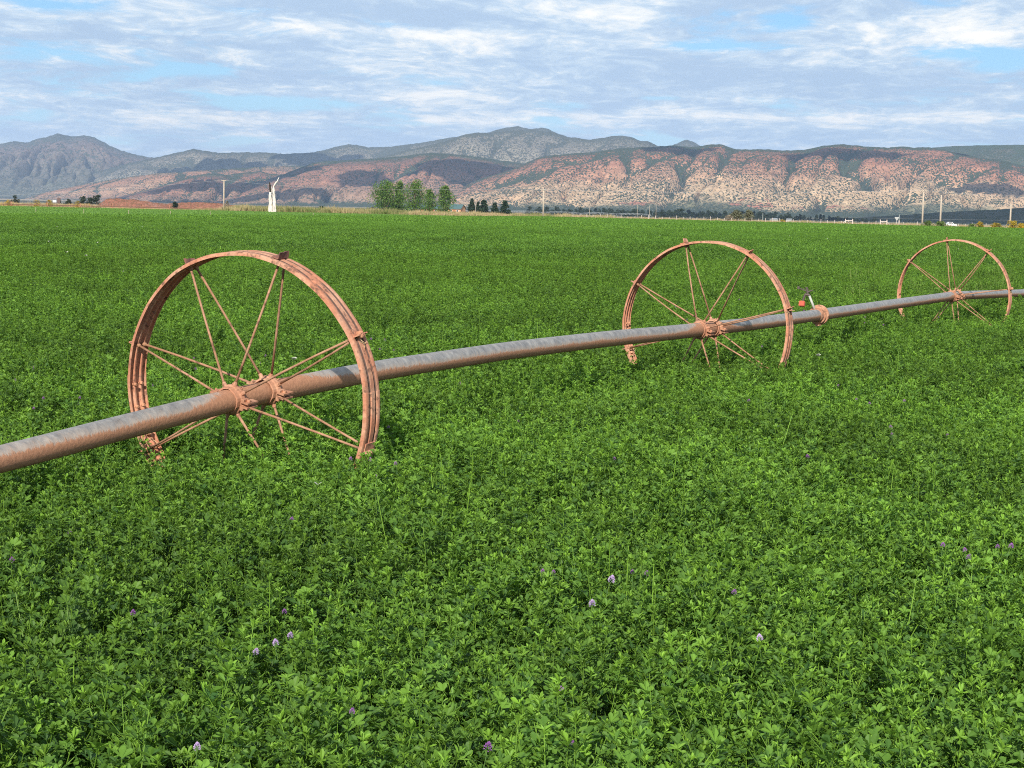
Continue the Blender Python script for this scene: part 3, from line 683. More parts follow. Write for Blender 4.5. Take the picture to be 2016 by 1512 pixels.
    for a in (196, 202, phase-1.5, phase-2.5, 218, 120 if first else 214):
        q = math.radians(a+R.uniform(-1, 1)); e = h*math.cos(q)+v*math.sin(q); p = C+d*R.uniform(-.06, .06)+e*(RW+(.006 if a < 130 else -.03)); mb = MB()
        for _ in range(3):
            dr = Vector((R.uniform(-1, 1), R.uniform(-1, 1), R.uniform(-1, .6))).normalized()
            mb.tube([p, p+dr*R.uniform(.02, .07)], .0018, 4)
        fin(mb, 'caught_straw', m_straw, rim)
    # two cast hubs clamped on the pipe
    for sgn in (-1, 1):
        mb = MB(); c = C+d*(sgn*.172)
        pr = [(-.048, .067), (-.046, .074), (-.022, .077), (-.014, .084), (.006, .087), (.012, .081), (.038, .077), (.044, .069), (.046, .066)]
        vs, fs = torus_section(pr, c, d, h, v, 0, 2*math.pi, 28, True, lambda a: (.0015*math.sin(5*a+ph[0])+.001*math.sin(11*a), 0)); mb.add(vs, fs)
        for k in range(8):
            a = math.radians(phase+45*k); e = h*math.cos(a)+v*math.sin(a)
            mb.tube([c+e*.072, c+e*.092, c+e*.106-d*sgn*.003], [.0155, .013, .0095], 8)
            a2 = a+math.radians(22); e2 = h*math.cos(a2)+v*math.sin(a2)
            mb.tube([c+e2*.08+d*.03, c+e2*.09+d*.03], [.006, .005], 6)
        hub = fin(mb, 'hub', m_hub, rim, False)
        for side in (-12, 168):
            a = math.radians(side); e = h*math.cos(a)+v*math.sin(a); tg = -h*math.sin(a)+v*math.cos(a); M = Matrix((d, e, tg)).transposed()
            for s2 in (-1, 1):
                mb.v, mb.f = [], []
                mb.box(c+e*.105+tg*s2*.013+d*.022, (.10, .048, .009), M)
                mb.box(c+e*.092+tg*s2*.022-d*.004, (.05, .02, .02), M)
                fin(mb, 'clamp_ear', m_hub, rim)
            mb.v, mb.f = [], []
            mb.tube([c+e*.112+d*.004-tg*.034, c+e*.112+d*.004+tg*.030], .0065, 6)
            mb.tube([c+e*.112+d*.004+tg*.018, c+e*.112+d*.004+tg*.030], .012, 6)
            fin(mb, 'clamp_bolt', m_mud, rim)
    return rim
mt_, N_ = new_mat('straw'); N_.out(N_.principled(C4(.55, .40, .22), .8, .2)); m_straw = mt_
def plain(name, c, rough=.7, spec=.3, var=.35, sc=8, metal=0):
    mt, N = new_mat(name); g = N.n('ShaderNodeTexCoord').outputs['Object']
    col = N.mix(N.noise(g, sc, 4), C4(*[q*(1-var) for q in c]), C4(*[min(q*(1+var), .9) for q in c])); N.out(N.principled(col, rough, spec, metal)); return mt
m_white = plain('white_riser', (.42, .42, .37), sc=20); m_brass = plain('dull_brass', (.11, .085, .07), .55, .5, sc=40, metal=.3)
m_redw = plain('red_drain_weight', (.52, .095, .05), .6, .4, sc=25)
def wheel_line():
    root = empty('wheel_line', pipe_pt(0)-Vector((0, 0, .81)))
    tag(root, 'rusty wheel line irrigator: long pipe carried on three tall spoked wheels across the crop', 'irrigator')
    O = root.location.copy()
    # pipe, in lengths joined by couplers
    n = 28; ts = np.arange(-13.5, 34, .035)
    def seg(t0, t1, name):
        tt = ts[(ts >= t0-.001) & (ts <= t1+.001)]; V = []; mud = []; uv = []
        for t in tt:
            p = pipe_pt(t); q = pipe_pt(t+.02); ax = (q-p).normalized(); sd = ax.cross(Vector((0, 0, 1))).normalized(); up = sd.cross(ax)
            near = max(math.exp(-(abs(t)/(.62 if t > 0 else .40))**3)*1.25, math.exp(-((t-L12)/.55)**4)*1.0, math.exp(-((t-L12-L23)/.45)**4)*.6)
            bias_ = .72+.07*math.sin(t*2.1) if t < 0 else (.68-.28*min(1, max(0, (t-.9)/1.2)) if t < L12 else (.34 if t < L12+4 else .32))
            for k in range(n):
                a = 2*math.pi*k/n
                V.append(p+(sd*math.cos(a)+up*math.sin(a))*PR-O)
                mud.append(min(1.3, near*.8+.62-1.1*math.sin(a+.26)+bias_*.9)); uv.append((t, k/n*2))
        F = []; m_ = len(tt)
        for i in range(m_-1):
            for k in range(n): F.append((i*n+k, i*n+(k+1) % n, (i+1)*n+(k+1) % n, (i+1)*n+k))
        me = np_mesh(name, np.array(V), np.array(F)[:, ::-1]); add_attr(me, 'mud', mud)
        ul = me.uv_layers.new(name='uv'); idx = np.empty(len(me.loops), int); me.loops.foreach_get('vertex_index', idx)
        ul.data.foreach_set('uv', np.array(uv, dtype=np.float32)[idx].ravel())
        return link(name, me, m_pipe, root)
    tc = 10.98
    seg(-13.5, tc, 'pipe'); seg(tc, 33.9, 'pipe')
    for (c, yaw, el, ph), sd in zip(WHEELS, (1, 2, 3)):
        w = build_wheel(root, Vector(c), yaw, el, ph, sd, first=(sd == 1)); w.location = Vector(c)-O
        w.parent = root
    # coupler with its sprinkler
    p = pipe_pt(tc); d = (pipe_pt(tc+.05)-pipe_pt(tc-.05)).normalized(); h = d.cross(Vector((0, 0, 1))).normalized(); v = h.cross(d)
    mb = MB(); pr = [(-.10, .064), (-.085, .072), (-.035, .078), (-.030, .092), (-.024, .096), (-.012, .096), (-.008, .084), (.006, .084), (.010, .108), (.018, .113), (.034, .113), (.040, .105), (.044, .072), (.05, .066)]
    vs, fs = torus_section(pr, p, d, h, v, 0, 2*math.pi, 36, True); mb.add(vs, fs); mb.v = [tuple(Vector(q)-O) for q in mb.v]
    cp = mb.build('coupler', m_hub, root, True)
    try: cp.data.set_sharp_from_angle(angle=math.radians(35))
    except Exception: pass
    mb = MB(); M = Matrix((d, h, v)).transposed()
    mb.box(p-v*.108-d*.02+h*.01-O, (.11, .045, .012), M); mb.box(p-v*.10+d*.02-O, (.03, .03, .04), M); mb.tube([p-v*.1-d*.05-O, p-v*.122-d*.05-O], .008, 6)
    mb.build('latch', m_mud, cp)
    # riser leans back to the left
    b0 = p+v*.055-h*.028-d*.045-O; b1 = b0-h*.062+v*.155-d*.02
    mb = MB(); mb.tube([b0-(b1-b0)*.05, b0+(b1-b0)*.06], [.026, .024], 10); mb.tube([b0, b1], [.0145, .0125], 10)
    sp = mb.build('sprinkler_riser', m_white, root, True)
    mb = MB(); s0 = b1+v*.004
    mb.tube([s0+h*.006, s0-h*.05+v*.010], [.014, .013], 8); mb.tube([s0-h*.045+v*.01, s0-h*.075-v*.075], [.013, .012], 8)
    mb.build('swivel_elbow', m_brass, sp)
    mb = MB(); c = s0-h*.02+v*.015; mb.tube([c, c+v*.055-h*.01], [.014, .012], 8); mb.tube([c+v*.03, c+v*.052-h*.085], [.0075, .005], 7); mb.tube([c+v*.02, c+v*.045+h*.06], [.010, .0055], 7)
    mb.tube([c+v*.055-h*.01, c+v*.075-h*.012], .009, 8); mb.tube([c+v*.05+h*.012, c+v*.068-h*.03, c+v*.035-h*.05], .004, 5)
    mb.build('impact_head', m_brass, sp)
    mb = MB(); c = c+v*.048-h*.06; mb.box(c, (.012, .10, .010), M @ Matrix.Rotation(-.35, 3, 'X')); mb.box(c-h*.045+v*.017, (.016, .022, .03), M)
    mb.build('impact_arm', m_brass, sp)
    mb = MB(); c = s0-h*.080-v*.095; M2 = M @ Matrix.Rotation(.25, 3, 'Y'); mb.box(c, (.05, .062, .060), M2)
    me = mb.mesh('drain_weight'); bm = bmesh.new(); bm.from_mesh(me); bmesh.ops.bevel(bm, geom=bm.edges[:], offset=.006, segments=2, affect='EDGES'); bm.to_mesh(me); bm.free()
    tag(link('drain_weight', me, m_redw, sp), 'red block hanging below the sprinkler head')
wheel_line()
#==REST==
# ------------------------------------------------------------ trees, shrubs and weeds beyond the field
def crown_mat(name, a, b):
    mt, N = new_mat(name); g = N.attr('tint')
    col = N.mix(g, C4(*a), C4(*b)); p = N.principled(col, .6, .2)
    tr = N.n('ShaderNodeBsdfTranslucent', {0: N.mix(1.0, col, C4(1.5, 1.4, .6), 'MULTIPLY')})
    N.out(N.n('ShaderNodeMixShader', {0: .3, 1: p.outputs[0], 2: tr.outputs[0]}).outputs[0]); return mt
m_poplar = crown_mat('poplar_leaf', (.045, .10, .022), (.18, .30, .055))
m_conifer = crown_mat('conifer_needle', (.022, .045, .028), (.045, .08, .045))
m_dark = crown_mat('dark_tree_leaf', (.02, .035, .02), (.05, .07, .035))
m_olive = crown_mat('olive_leaf', (.11, .12, .07), (.24, .24, .16))
m_grey = crown_mat('grey_sage', (.22, .19, .15), (.42, .36, .29))
m_yellow = crown_mat('rabbitbrush_bloom', (.16, .15, .03), (.62, .42, .04))
m_shrub = crown_mat('green_shrub', (.06, .11, .03), (.20, .26, .08))
m_bark = plain('bark', (.16, .12, .09), .9, .1)
m_bleach = None
def leaves(pts, size, R, up=0.0, nrm=None):
    n = len(pts); a = R.normal(size=(n, 3)); a /= np.linalg.norm(a, axis=1)[:, None]
    b = R.normal(size=(n, 3)); b = np.cross(a, b); b /= np.linalg.norm(b, axis=1)[:, None]
    s = (size*R.uniform(.6, 1.3, n))[:, None]
    V = np.stack([pts+a*s, pts+b*s*.6, pts-a*s, pts-b*s*.6], 1).reshape(-1, 3)
    return V, np.arange(n*4).reshape(-1, 4)
def crown(name, fn, n, size, mat, parent, seed, tint_low=0):
    R = np.random.default_rng(seed); P = fn(R, n); V, F = leaves(P, size, R); me = np_mesh(name, V, F, False)
    cl = R.random(len(P)); add_attr(me, 'tint', np.repeat(np.clip(cl*.7+.5*fbm(P[:, 0]/1.5, P[:, 2]/1.5, 2, seed & 63)+.15, 0, 1), 4))
    return link(name, me, mat, parent)
def lobes(R, n, W, H, z0, nl, shape='poplar'):
    # clumps of leaves on limbs spread through the crown's volume
    L = []
    for i in range(nl):
        t = R.uniform(0, 1); 
        if shape == 'poplar': r = W/2*(.35+.65*math.sin(math.pi*min(1, .18+t*.86))**.6)
        elif shape == 'round': r = W/2*math.sqrt(max(.05, 1-(2*t-1)**2*.9))
        else: r = W*.62*(1-t)**.75+.15; t = t*.97
        a = R.uniform(0, 6.283); q = r*R.uniform(.1, .82)
        L.append((math.cos(a)*q, math.sin(a)*q, z0+t*(H-z0)*(.97 if shape != 'cone' else 1), max(.14*W, r*R.uniform(.34, .55))))
    L = np.array(L); k = R.integers(0, nl, n); u = R.normal(size=(n, 3)); u /= np.linalg.norm(u, axis=1)[:, None]
    rr = L[k, 3]*R.uniform(.55, 1.05, n)
    sq = np.array([1, 1, 1.25 if shape == 'poplar' else (.45 if shape == 'cone' else .8)])
    return L[k, :3]+u*rr[:, None]*sq
def tree(name, px, D, w_px, top_py, shape, mat, label, cat, group=None, seed=0, n=1600, leaf=.28, z0=.12, trunk=True):
    p = at(px, 420, D); gz = float(ground_z(p.x, D)); ztop = at(px, top_py, D).z; H = ztop-gz; Wd = w_px*D/FPX*{'poplar': 1.62, 'cone': 1.45, 'round': 1.12}[shape]
    o = empty(name, (p.x, D, gz), random.uniform(0, 6)); tag(o, label, cat, group)
    mb = MB(); r = max(.08, Wd*.045)
    mb.tube([(0, 0, 0), (.05*Wd*.3, 0, H*.3), (0, .03*Wd, H*.6), (0, 0, H*.92)], [r*1.3, r, r*.6, r*.15], 7)
    for i in range(6):
        a = i*1.1; z = H*(.2+.1*i); mb.tube([(0, 0, z), (math.cos(a)*Wd*.22, math.sin(a)*Wd*.22, z+H*.12), (math.cos(a)*Wd*.32, math.sin(a)*Wd*.32, z+H*.22*(1 if shape != 'cone' else .3))], [r*.5, r*.3, r*.1], 5)
    mb.build('trunk', m_bark, o)
    crown('crown', lambda R, k: lobes(R, k, Wd, H, H*z0, {'poplar': 70, 'round': 28, 'cone': 80}[shape], shape), n, leaf, mat, o, 900+seed)
    return o
GP = 'poplars beside the farmhouses'
tree('poplar_tree', 757, 800, 43, 361, 'poplar', m_poplar, 'broadest leafy poplar at the left end of the row beside the farmhouses', 'tree', GP, 1, 6300, .30, .04)
tree('poplar_tree', 786, 806, 25, 359, 'poplar', m_poplar, 'tall narrow poplar close against the broadest poplar', 'tree', GP, 2, 3900, .30, .05)
tree('poplar_tree', 817, 800, 33, 358, 'poplar', m_poplar, 'tall poplar standing in the middle of the row with gaps on both sides', 'tree', GP, 3, 4800, .30, .05)
tree('poplar_tree', 846, 790, 19, 374, 'poplar', m_poplar, 'shortest slim poplar in front of the left farmhouse', 'tree', GP, 4, 2550, .28, .08)
tree('poplar_tree', 875, 790, 27, 370, 'poplar', m_poplar, 'poplar standing between the two farmhouses', 'tree', GP, 5, 4050, .30, .05)
GC = 'dark conifers right of the farmhouses'
for i, (px, w, t, lab) in enumerate([(929, 13, 391, 'leftmost dark conifer right of the teal roofed farmhouse'), (941, 9, 397, 'small thin conifer squeezed behind two larger conifers'), (952, 18, 392.5, 'broadest dark spruce in the conifer group'),
                                     (973.6, 16, 399.5, 'low round topped conifer second from the right'), (994, 18, 395, 'rightmost dark conifer of the group by the farmhouses')]):
    tree('conifer_tree', px, 770+(i == 1)*14, w, t, 'cone', m_conifer, lab, 'tree', GC, 20+i, 2600, .30, .03)
GD = 'dark trees far off on the left'
for i, (px, w, t, lab) in enumerate([(30, 15, 385, 'lone dark round tree by the far left edge'), (137, 13, 392, 'very small dark shrub tree between the lone tree and the dark grove'), (163, 20, 387, 'left tree of the dark grove before the red mound'), (177, 18, 388.5, 'middle low tree of the dark grove before the red mound'),
                                     (190, 20, 384.5, 'tallest right hand tree of the dark grove before the red mound'), (344, 14, 397, 'small dark bush on the low red bank'), (633, 13, 407, 'low dark shrub seen beyond the weeds right of the dead tree'), (730, 20, 409, 'low dark shrub just left of the poplar row')]):
    tree('dark_tree', px, 900 if i < 6 else 820, w, t, 'round', m_dark, lab, 'tree', GD, 40+i, 900, .32, .05)
GO = 'olive bushes on the far field edge'
tree('olive_bush', 1450, 350, 29, 414.5, 'round', m_olive, 'wide olive green bush behind the far field edge, left one of two', 'bush', GO, 60, 1600, .13, .03)
tree('olive_bush', 1473, 356, 22, 414, 'round', m_olive, 'narrower olive green bush behind the far field edge, right one of two', 'bush', GO, 61, 1300, .13, .03)
tree('pale_bush', 1436, 345, 18, 424, 'round', m_grey, 'pale dry bush in front of the olive bushes', 'bush', None, 62, 800, .10, .02)
tree('pale_bush', 447, 352, 15, 396.5, 'round', m_grey, 'pale grey bush at the foot of the left utility pole', 'bush', None, 63, 900, .10, .02)
GS = 'green shrubs under the utility poles'
tree('green_shrub', 1827, 312, 24, 436, 'round', m_shrub, 'green shrub at the foot of the taller pole of the pair', 'bush', GS, 64, 1100, .10, .0)
tree('green_shrub', 1853, 312, 26, 436.5, 'round', m_shrub, 'green shrub at the foot of the second pole of the pair', 'bush', GS, 65, 1100, .10, .0)
tree('green_shrub', 1916, 306, 22, 442, 'round', m_shrub, 'low green shrub between the yellow bushes', 'bush', GS, 66, 800, .09, .0)
GY = 'yellow flowering rabbitbrush'
for i, (px, w, t, D, lab) in enumerate([(1931, 16, 437.5, 306, 'small yellow flowering bush standing alone near the white vehicle'), (1962, 22, 440, 304, 'low yellow flowering bush left of the largest yellow bush'), (1993, 27, 434, 302, 'largest yellow flowering bush at the right edge of the field'),
                                        (2012, 20, 440, 300, 'yellow flowering bush cut by the right edge of the picture'), (1541, 9, 431, 330, 'tiny yellow bush near the far white roofs'), (18, 16, 393, 628, 'yellow bush at the far left under the lone dark tree'), (72, 22, 394, 628, 'wide yellow bush left of the small shed'), (97, 14, 394, 628, 'small yellow bush just left of the shed'), (152, 12, 395.5, 628, 'yellow bush in front of the dark grove')]):
    tree('rabbitbrush', px, D, w, t, 'round', m_yellow, lab, 'bush', GY, 70+i, 1000, .10, .0)

# the strip of dry grass and weeds beyond the crop
def blades(seed, n, h, w, spread, droop=.3):
    R = np.random.default_rng(seed); V = []; F = []; T = []
    for i in range(n):
        a = R.uniform(0, 6.28); r = abs(R.normal(0, spread)); b = np.array([math.cos(a)*r, math.sin(a)*r, 0]); hh = h*R.uniform(.5, 1.1); l = R.uniform(0, droop)*hh; q = R.uniform(0, 6.28)
        t = b+np.array([math.cos(a)*l, math.sin(a)*l, hh]); m_ = (b+t)/2+np.array([0, 0, hh*.08]); s = np.array([math.cos(q), math.sin(q), 0])*w
        k = len(V); V += [b-s, b+s, m_+s*.8, m_-s*.8, t]; F += [(k, k+1, k+2, k+3), (k+3, k+2, k+4)]; T += [R.random()]*5
    me = bpy.data.meshes.new('grass_tuft'); me.from_pydata([tuple(v) for v in V], [], F); me.update(); add_attr(me, 'tint', T); return me
def grass_mat(name, stops):
    mt, N = new_mat(name); t = N.math('ADD', N.math('MULTIPLY', N.attr('tint'), .35), N.math('MULTIPLY', N.attr('ptint', kind='INSTANCER'), .65))
    N.out(N.principled(N.ramp(t, stops), .85, .1)); return mt
m_weed = grass_mat('dry_weeds', [(.05, (.09, .14, .035)), (.30, (.18, .20, .07)), (.45, (.30, .26, .12)), (.68, (.46, .35, .20)), (.86, (.36, .24, .14)), (.98, (.55, .40, .07))])
m_tall = grass_mat('tall_green_grass', [(.1, (.13, .24, .05)), (.9, (.36, .42, .14))])
def weeds():
    ms = [blades(500+i, 70, [.7, .9, .5, 1.0, .6][i], .030, .38) for i in range(5)]
    for me in ms: me.materials.append(m_weed)
    c = proto_collection('weed_tufts', ms); n = 15000
    x = RNG.uniform(-165, 150, n); y = edge_y(x)+.5+RNG.exponential(30, n); k = (y < edge_y(x)+150) & (np.abs(x) < .3*y+14) & ~((x/y < -.165+.02*fbm(x/8, y/8, 2, 62)) & (y < 700)); x, y = x[k], y[k]
    xl = RNG.uniform(-215, -95, 2600); yl = 640+RNG.exponential(22, 2600)+np.clip((xl+215)*.35, 0, 60); x = np.concatenate([x, xl]); y = np.concatenate([y, yl]); n = len(x)
    # green weeds gather in patches, mostly around the dead tree
    px = x/y*FPX+1008
    g = fbm(x/9, y/12, 3, 60)
    pt = .55+g*.65-.36*np.exp(-((px-640)/150)**2)+RNG.normal(0, .1, n)+.12*(px > 1250)+np.where((px < 330), .30, 0)
    sc = (.85+.35*fbm(x/5, y/5, 2, 61))*RNG.uniform(.7, 1.15, n)*np.where(px > 1200, .8, 1.0)*np.where(y > 620, np.where(px < 190, 2.0, 1.1), np.interp(px, [420, 470, 740, 800, 1050, 1250], [1.0, 1.65, 1.6, 1.35, 1.3, 1.2]))
    scatter('dry_weeds', np.stack([x, y, ground_z(x, y)-.02], 1), RNG.integers(0, 5, n), np.stack([RNG.normal(0, .08, n), RNG.normal(0, .08, n), RNG.uniform(0, 6.28, n)], 1), sc, np.clip(pt, 0, 1), c, label='strip of dry straw coloured grass and weeds along the far field edge', cat='weeds')
    ms = [blades(520+i, 13, .80, .0028, .09, .2) for i in range(3)]
    for me in ms: me.materials.append(m_tall)
    c = proto_collection('tall_grass_tufts', ms); n = 110
    y = RNG.uniform(31, 47, n); x = y*RNG.uniform(.185, .275, n)
    n2 = 60; y = np.concatenate([y, RNG.uniform(40, 120, n2)]); x = np.concatenate([x, y[-n2:]*RNG.uniform(-.25, .28, n2)]); n += n2
    scatter('tall_grass', np.stack([x, y, 0*x], 1), RNG.integers(0, 3, n), np.stack([RNG.normal(0, .08, n), RNG.normal(0, .08, n), RNG.uniform(0, 6.28, n)], 1), RNG.uniform(.75, 1.0, n), RNG.random(n), c, label='thin pale green grass standing above the crop behind the farthest wheel', cat='grass')
weeds()
def far_wood():
    ms = []
    for i in range(5):
        R = np.random.default_rng(600+i); P = lobes(R, 260, [9, 12, 8, 14, 7][i], [10, 8, 11, 7, 12][i], .3, 16, 'round'); V, F = leaves(P, 1.1, R); me = np_mesh('far_tree', V, F, False)
        add_attr(me, 'tint', R.random(len(V))); me.materials.append(m_dark); ms.append(me)
    c = proto_collection('far_trees', ms); n = 460
    px = np.concatenate([RNG.uniform(1030, 1560, 330), RNG.uniform(1540, 1720, 50), RNG.uniform(1750, 1900, 12), RNG.uniform(-100, 700, 68)]); y = RNG.uniform(2300, 3000, n); x = (px-1008)/FPX*y
    sc = np.where(px < 900, .3, np.clip(1-(px-1500)/500, .35, 1))*RNG.uniform(.5, 1.05, n)
    scatter('distant_wood', np.stack([x, y, ground_z(x, y)-.3], 1), RNG.integers(0, 5, n), np.stack([0*x, 0*x, RNG.uniform(0, 6.28, n)], 1), sc, RNG.random(n), c, label='dark band of distant trees in the valley below the red cliffs', cat='woodland')
far_wood()

# ------------------------------------------------------------ dead tree
def bleach_mat():
    mt, N = new_mat('bleached_wood'); g = N.n('ShaderNodeTexCoord').outputs['Object']
    v = N.vmath('MULTIPLY', g, (9, 9, 1.1)); n1 = N.noise(v, 1.0, 6, .7); z = N.n('ShaderNodeSeparateXYZ', {0: g}).outputs[2]
    col = N.ramp(n1, [(.32, (.20, .16, .13)), (.42, (.55, .48, .42)), (.6, (.78, .74, .68))])
    N.out(N.principled(col, .85, .2, bump=n1, bstr=.8, bdist=.05)); return mt
m_bleach = bleach_mat(); m_char = plain('charred_wood', (.045, .035, .03), .9, .1)
def dead_tree():
    D = 338.0; p = at(537, 416, D); o = empty('dead_tree', (p.x, D, 0)); s = D/FPX
    tag(o, 'white bleached dead tree trunk with two bare forking limbs at the far field edge', 'dead tree')
    def P(px, py, dy=0): q = at(px, py, D); return (q.x-p.x, dy, q.z)
    mb = MB()
    mb.tube([P(533.5, 424), P(533.5, 412), P(532.5, 398), P(531.8, 385), P(533, 372, .1), P(532.5, 368, .1)], [.36, .33, .27, .24, .19, .12], 9)
    mb.tube([P(540.5, 424, .05), P(540, 410, 0), P(539.5, 396), P(539, 382), P(538.5, 372), P(538, 369)], [.34, .31, .25, .22, .20, .10], 9)
    mb.tube([P(529.5, 421), P(530, 405), P(530.5, 396)], [.12, .10, .05], 7); mb.tube([P(542.5, 421, -.1), P(542, 400, -.1), P(541.2, 388, -.1)], [.12, .10, .05], 7)
    me = mb.mesh('trunk'); bm = bmesh.new(); bm.from_mesh(me); bmesh.ops.subdivide_edges(bm, edges=bm.edges[:], cuts=2, use_grid_fill=True)
    for v in bm.verts: v.co += Vector((random.uniform(-.055, .055), random.uniform(-.06, .06), random.uniform(-.1, .1)))
    bm.to_mesh(me); bm.free(); link('trunk', me, m_bleach, o)
    mb = MB(); mb.tube([P(538, 382), P(537.6, 374), P(539, 367, -.1), P(542, 361.5, -.1), P(546, 356.5), P(548.5, 351), P(549.5, 349)], [.18, .13, .12, .15, .10, .09, .03], 7)
    mb.tube([P(545, 358), P(542.5, 358.5, .2), P(541.3, 357.5, .3)], [.07, .05, .02], 6); mb.build('limb', m_bleach, o, True)
    mb = MB(); mb.tube([P(532.5, 378), P(532, 370), P(531, 363.5, .1), P(530.5, 358.5)], [.19, .18, .15, .05], 8); tag(mb.build('limb', m_char, o, True), 'blackened left limb')
dead_tree()

# ------------------------------------------------------------ poles, wires, fence, sign
m_pole = plain('weathered_pole', (.46, .39, .31), .9, .1, sc=3); m_wire = plain('dull_wire', (.42, .42, .42), .6, .3); m_ins = plain('insulator', (.3, .33, .32), .4, .5)
POLES = {}
def pole(name, px, top, D, label, group, arm=0.95, r=.15):
    p = at(px, top, D); gz = float(ground_z(p.x, D)) if D > 345 else 0.0; H = p.z-gz
    o = empty('utility_pole', (p.x, D, gz)); tag(o, label, 'pole', group)
    mb = MB(); mb.tube([(0, 0, -.3), (0, 0, H*.5), (0, 0, H)], [r*1.1, r, r*.75], 10); mb.build('shaft', m_pole, o, True)
    if arm:
        mb = MB(); mb.box((0, -.12, H-.18), (arm*2, .1, .12)); mb.build('crossarm', m_pole, o)
        for k in (-1, 1):
            mb = MB(); mb.tube([(k*arm*.85, -.12, H-.12), (k*arm*.85, -.12, H-.02), (k*arm*.85, -.12, H+.06)], [.05, .07, .03], 8); mb.build('insulator', m_ins, o)
    POLES[name] = Vector((p.x, D, p.z)); return o
GU = 'wooden utility poles along the far field edge'
pole('A', 441, 354, 420, 'utility pole with short crossarm left of the dead tree', GU, .55, .17)
pole('B', 1070.5, 372, 350, 'pale utility pole standing alone right of the conifers', GU, .4, .14)
pole('C', 1818.5, 374, 352, 'taller pole with wide crossarm, left one of the close pair', GU, .75, .17)
pole('D', 1853.5, 384, 352, 'plain pole without crossarm, right one of the close pair', GU, 0, .17)
pole('E', 1990.5, 402, 400, 'short utility pole behind the largest yellow bush', GU, 0, .19)
GT = 'thin far posts along the valley road'
for px, top, D, lab in ((1502, 420, 560, 'thin grey post right of the olive bushes'), (1770.5, 423, 420, 'thin post just right of the triangular sign'), (1255, 404, 900, 'thin brown far pole behind the right irrigation span, left of its pair'), (1279, 405, 900, 'thin brown far pole at the end of the irrigation spans'), (1292, 404, 1000, 'thin far pole standing just past the irrigation spans'), (1161, 404, 900, 'faint thin pole above the middle irrigation span'), (937, 396, 760, 'thin light pole among the conifers')):
    p = at(px, top, D); gz = float(ground_z(p.x, D)); o = empty('thin_pole', (p.x, D, gz)); tag(o, lab, 'pole', GT)
    mb = MB(); mb.tube([(0, 0, -.2), (0, 0, p.z-gz)], [.11, .08], 7); mb.build('shaft', m_pole if D > 600 else m_ins, o)
    mb = MB(); mb.tube([(0, 0, p.z-gz-.02), (0, 0, p.z-gz+.08)], [.12, .03], 7); mb.build('cap', m_ins, o)
def wire(a, b, sag, label, r=.014, grp='overhead wires between the utility poles'):
    pts = []
    for i in range(25):
        t = i/24; q = a.lerp(b, t); q.z -= sag*4*t*(1-t); pts.append(q)
    mb = MB(); mb.tube(pts, r, 5); o = mb.build('overhead_wire', m_wire, None, loc=a); tag(o, label, 'wire', grp)
A_, B_, C_, D_, E_ = [POLES[k] for k in 'ABCDE']
wire(at(-160, 391, 430), A_+Vector((-.4, 0, -.1)), .5, 'wire running left from the left utility pole')
wire(A_+Vector((.4, 0, -.1)), at(760, 372.5, 390), .5, 'wire from the left utility pole past the dead tree')
wire(at(760, 372.5, 390), B_+Vector((0, 0, -.05)), .05, 'wire crossing in front of the poplars to the lone pole')
wire(B_+Vector((0, 0, -.1)), C_+Vector((-.5, 0, -.1)), .55, 'long wire from the lone pole to the close pair')
wire(C_+Vector((.6, 0, -.1)), at(2150, 384, 350), .6, 'wire leading right from the taller pole of the close pair')
wire(at(1640, 427, 500), at(2200, 434, 400), .3, 'low wire over the dark valley behind the short right pole')
m_rail = plain('whitened_timber', (.62, .52, .46), .85, .1, sc=5)
def dedge(px):
    y = 330.0
    for _ in range(30): y = y*.5+.5*float(edge_y((px-1008)/FPX*y))
    return y
def hbrace(p0, p1, stay, label):
    D = dedge((p0+p1)/2)+3; a = at(p0, 436, D); b = at(p1, 436, D); o = empty('fence_brace', (a.x, D, 0)); tag(o, label, 'fence', 'white timber fence braces at the right of the far field edge')
    w = b.x-a.x; H = .5+.92
    for x in (0, w): mb = MB(); mb.box((x, 0, H/2), (.13, .13, H)); mb.build('post', m_rail, o)
    mb = MB(); mb.box((w/2, 0, H-.30), (w-.13, .09, .11)); mb.build('rail', m_rail, o)
    x0 = w if stay > 0 else 0; mb = MB(); mb.tube([(x0, 0, H-.3), (x0+stay, 0, .45)], .05, 6); mb.build('stay', m_rail, o)
hbrace(1664.5, 1678.5, -.55, 'white timber fence brace, left one, with its stay leaning left')
hbrace(1733, 1746, .65, 'white timber fence brace, right one, with its stay leaning right')
def fence():
    root = empty('post_fence', (at(1300, 430, 330).x, 330, 0)); tag(root, 'line of small pale fence posts and wire along the far right field edge', 'fence')
    O = root.location; R = random.Random(5); tops = []
    for px in np.arange(1120, 2100, 13.5):
        if 1660 < px < 1682 or 1730 < px < 1750: continue
        D = dedge(px)+3; x = (px-1008)/FPX*D; h = 1.25*R.uniform(.8, 1.05); w = .045
        mb = MB(); mb.tube([Vector((x, D, 0))-O, Vector((x+R.uniform(-.04, .04), D, h))-O], [w, w*.9], 6); mb.build('post', m_rail, root); tops.append(Vector((x, D, h)))
    for k in (.15, .45):
        mb = MB(); mb.tube([t-Vector((0, 0, k))-O for t in tops], .008, 4); mb.build('wire_strand', m_wire, root)
fence()
o = empty('post', (0, 0, 0)); bpy.data.objects.remove(o)
D = dedge(1759.5)+3; x = (1759.5-1008)/FPX*D; o = empty('corner_post', (x, D, 0)); tag(o, 'single thick pale post right of the right fence brace', 'post')
mb = MB(); mb.tube([(0, 0, 0), (0, 0, 1.3), (0, 0, 1.36)], [.10, .09, .04], 8); mb.build('shaft', m_rail, o)
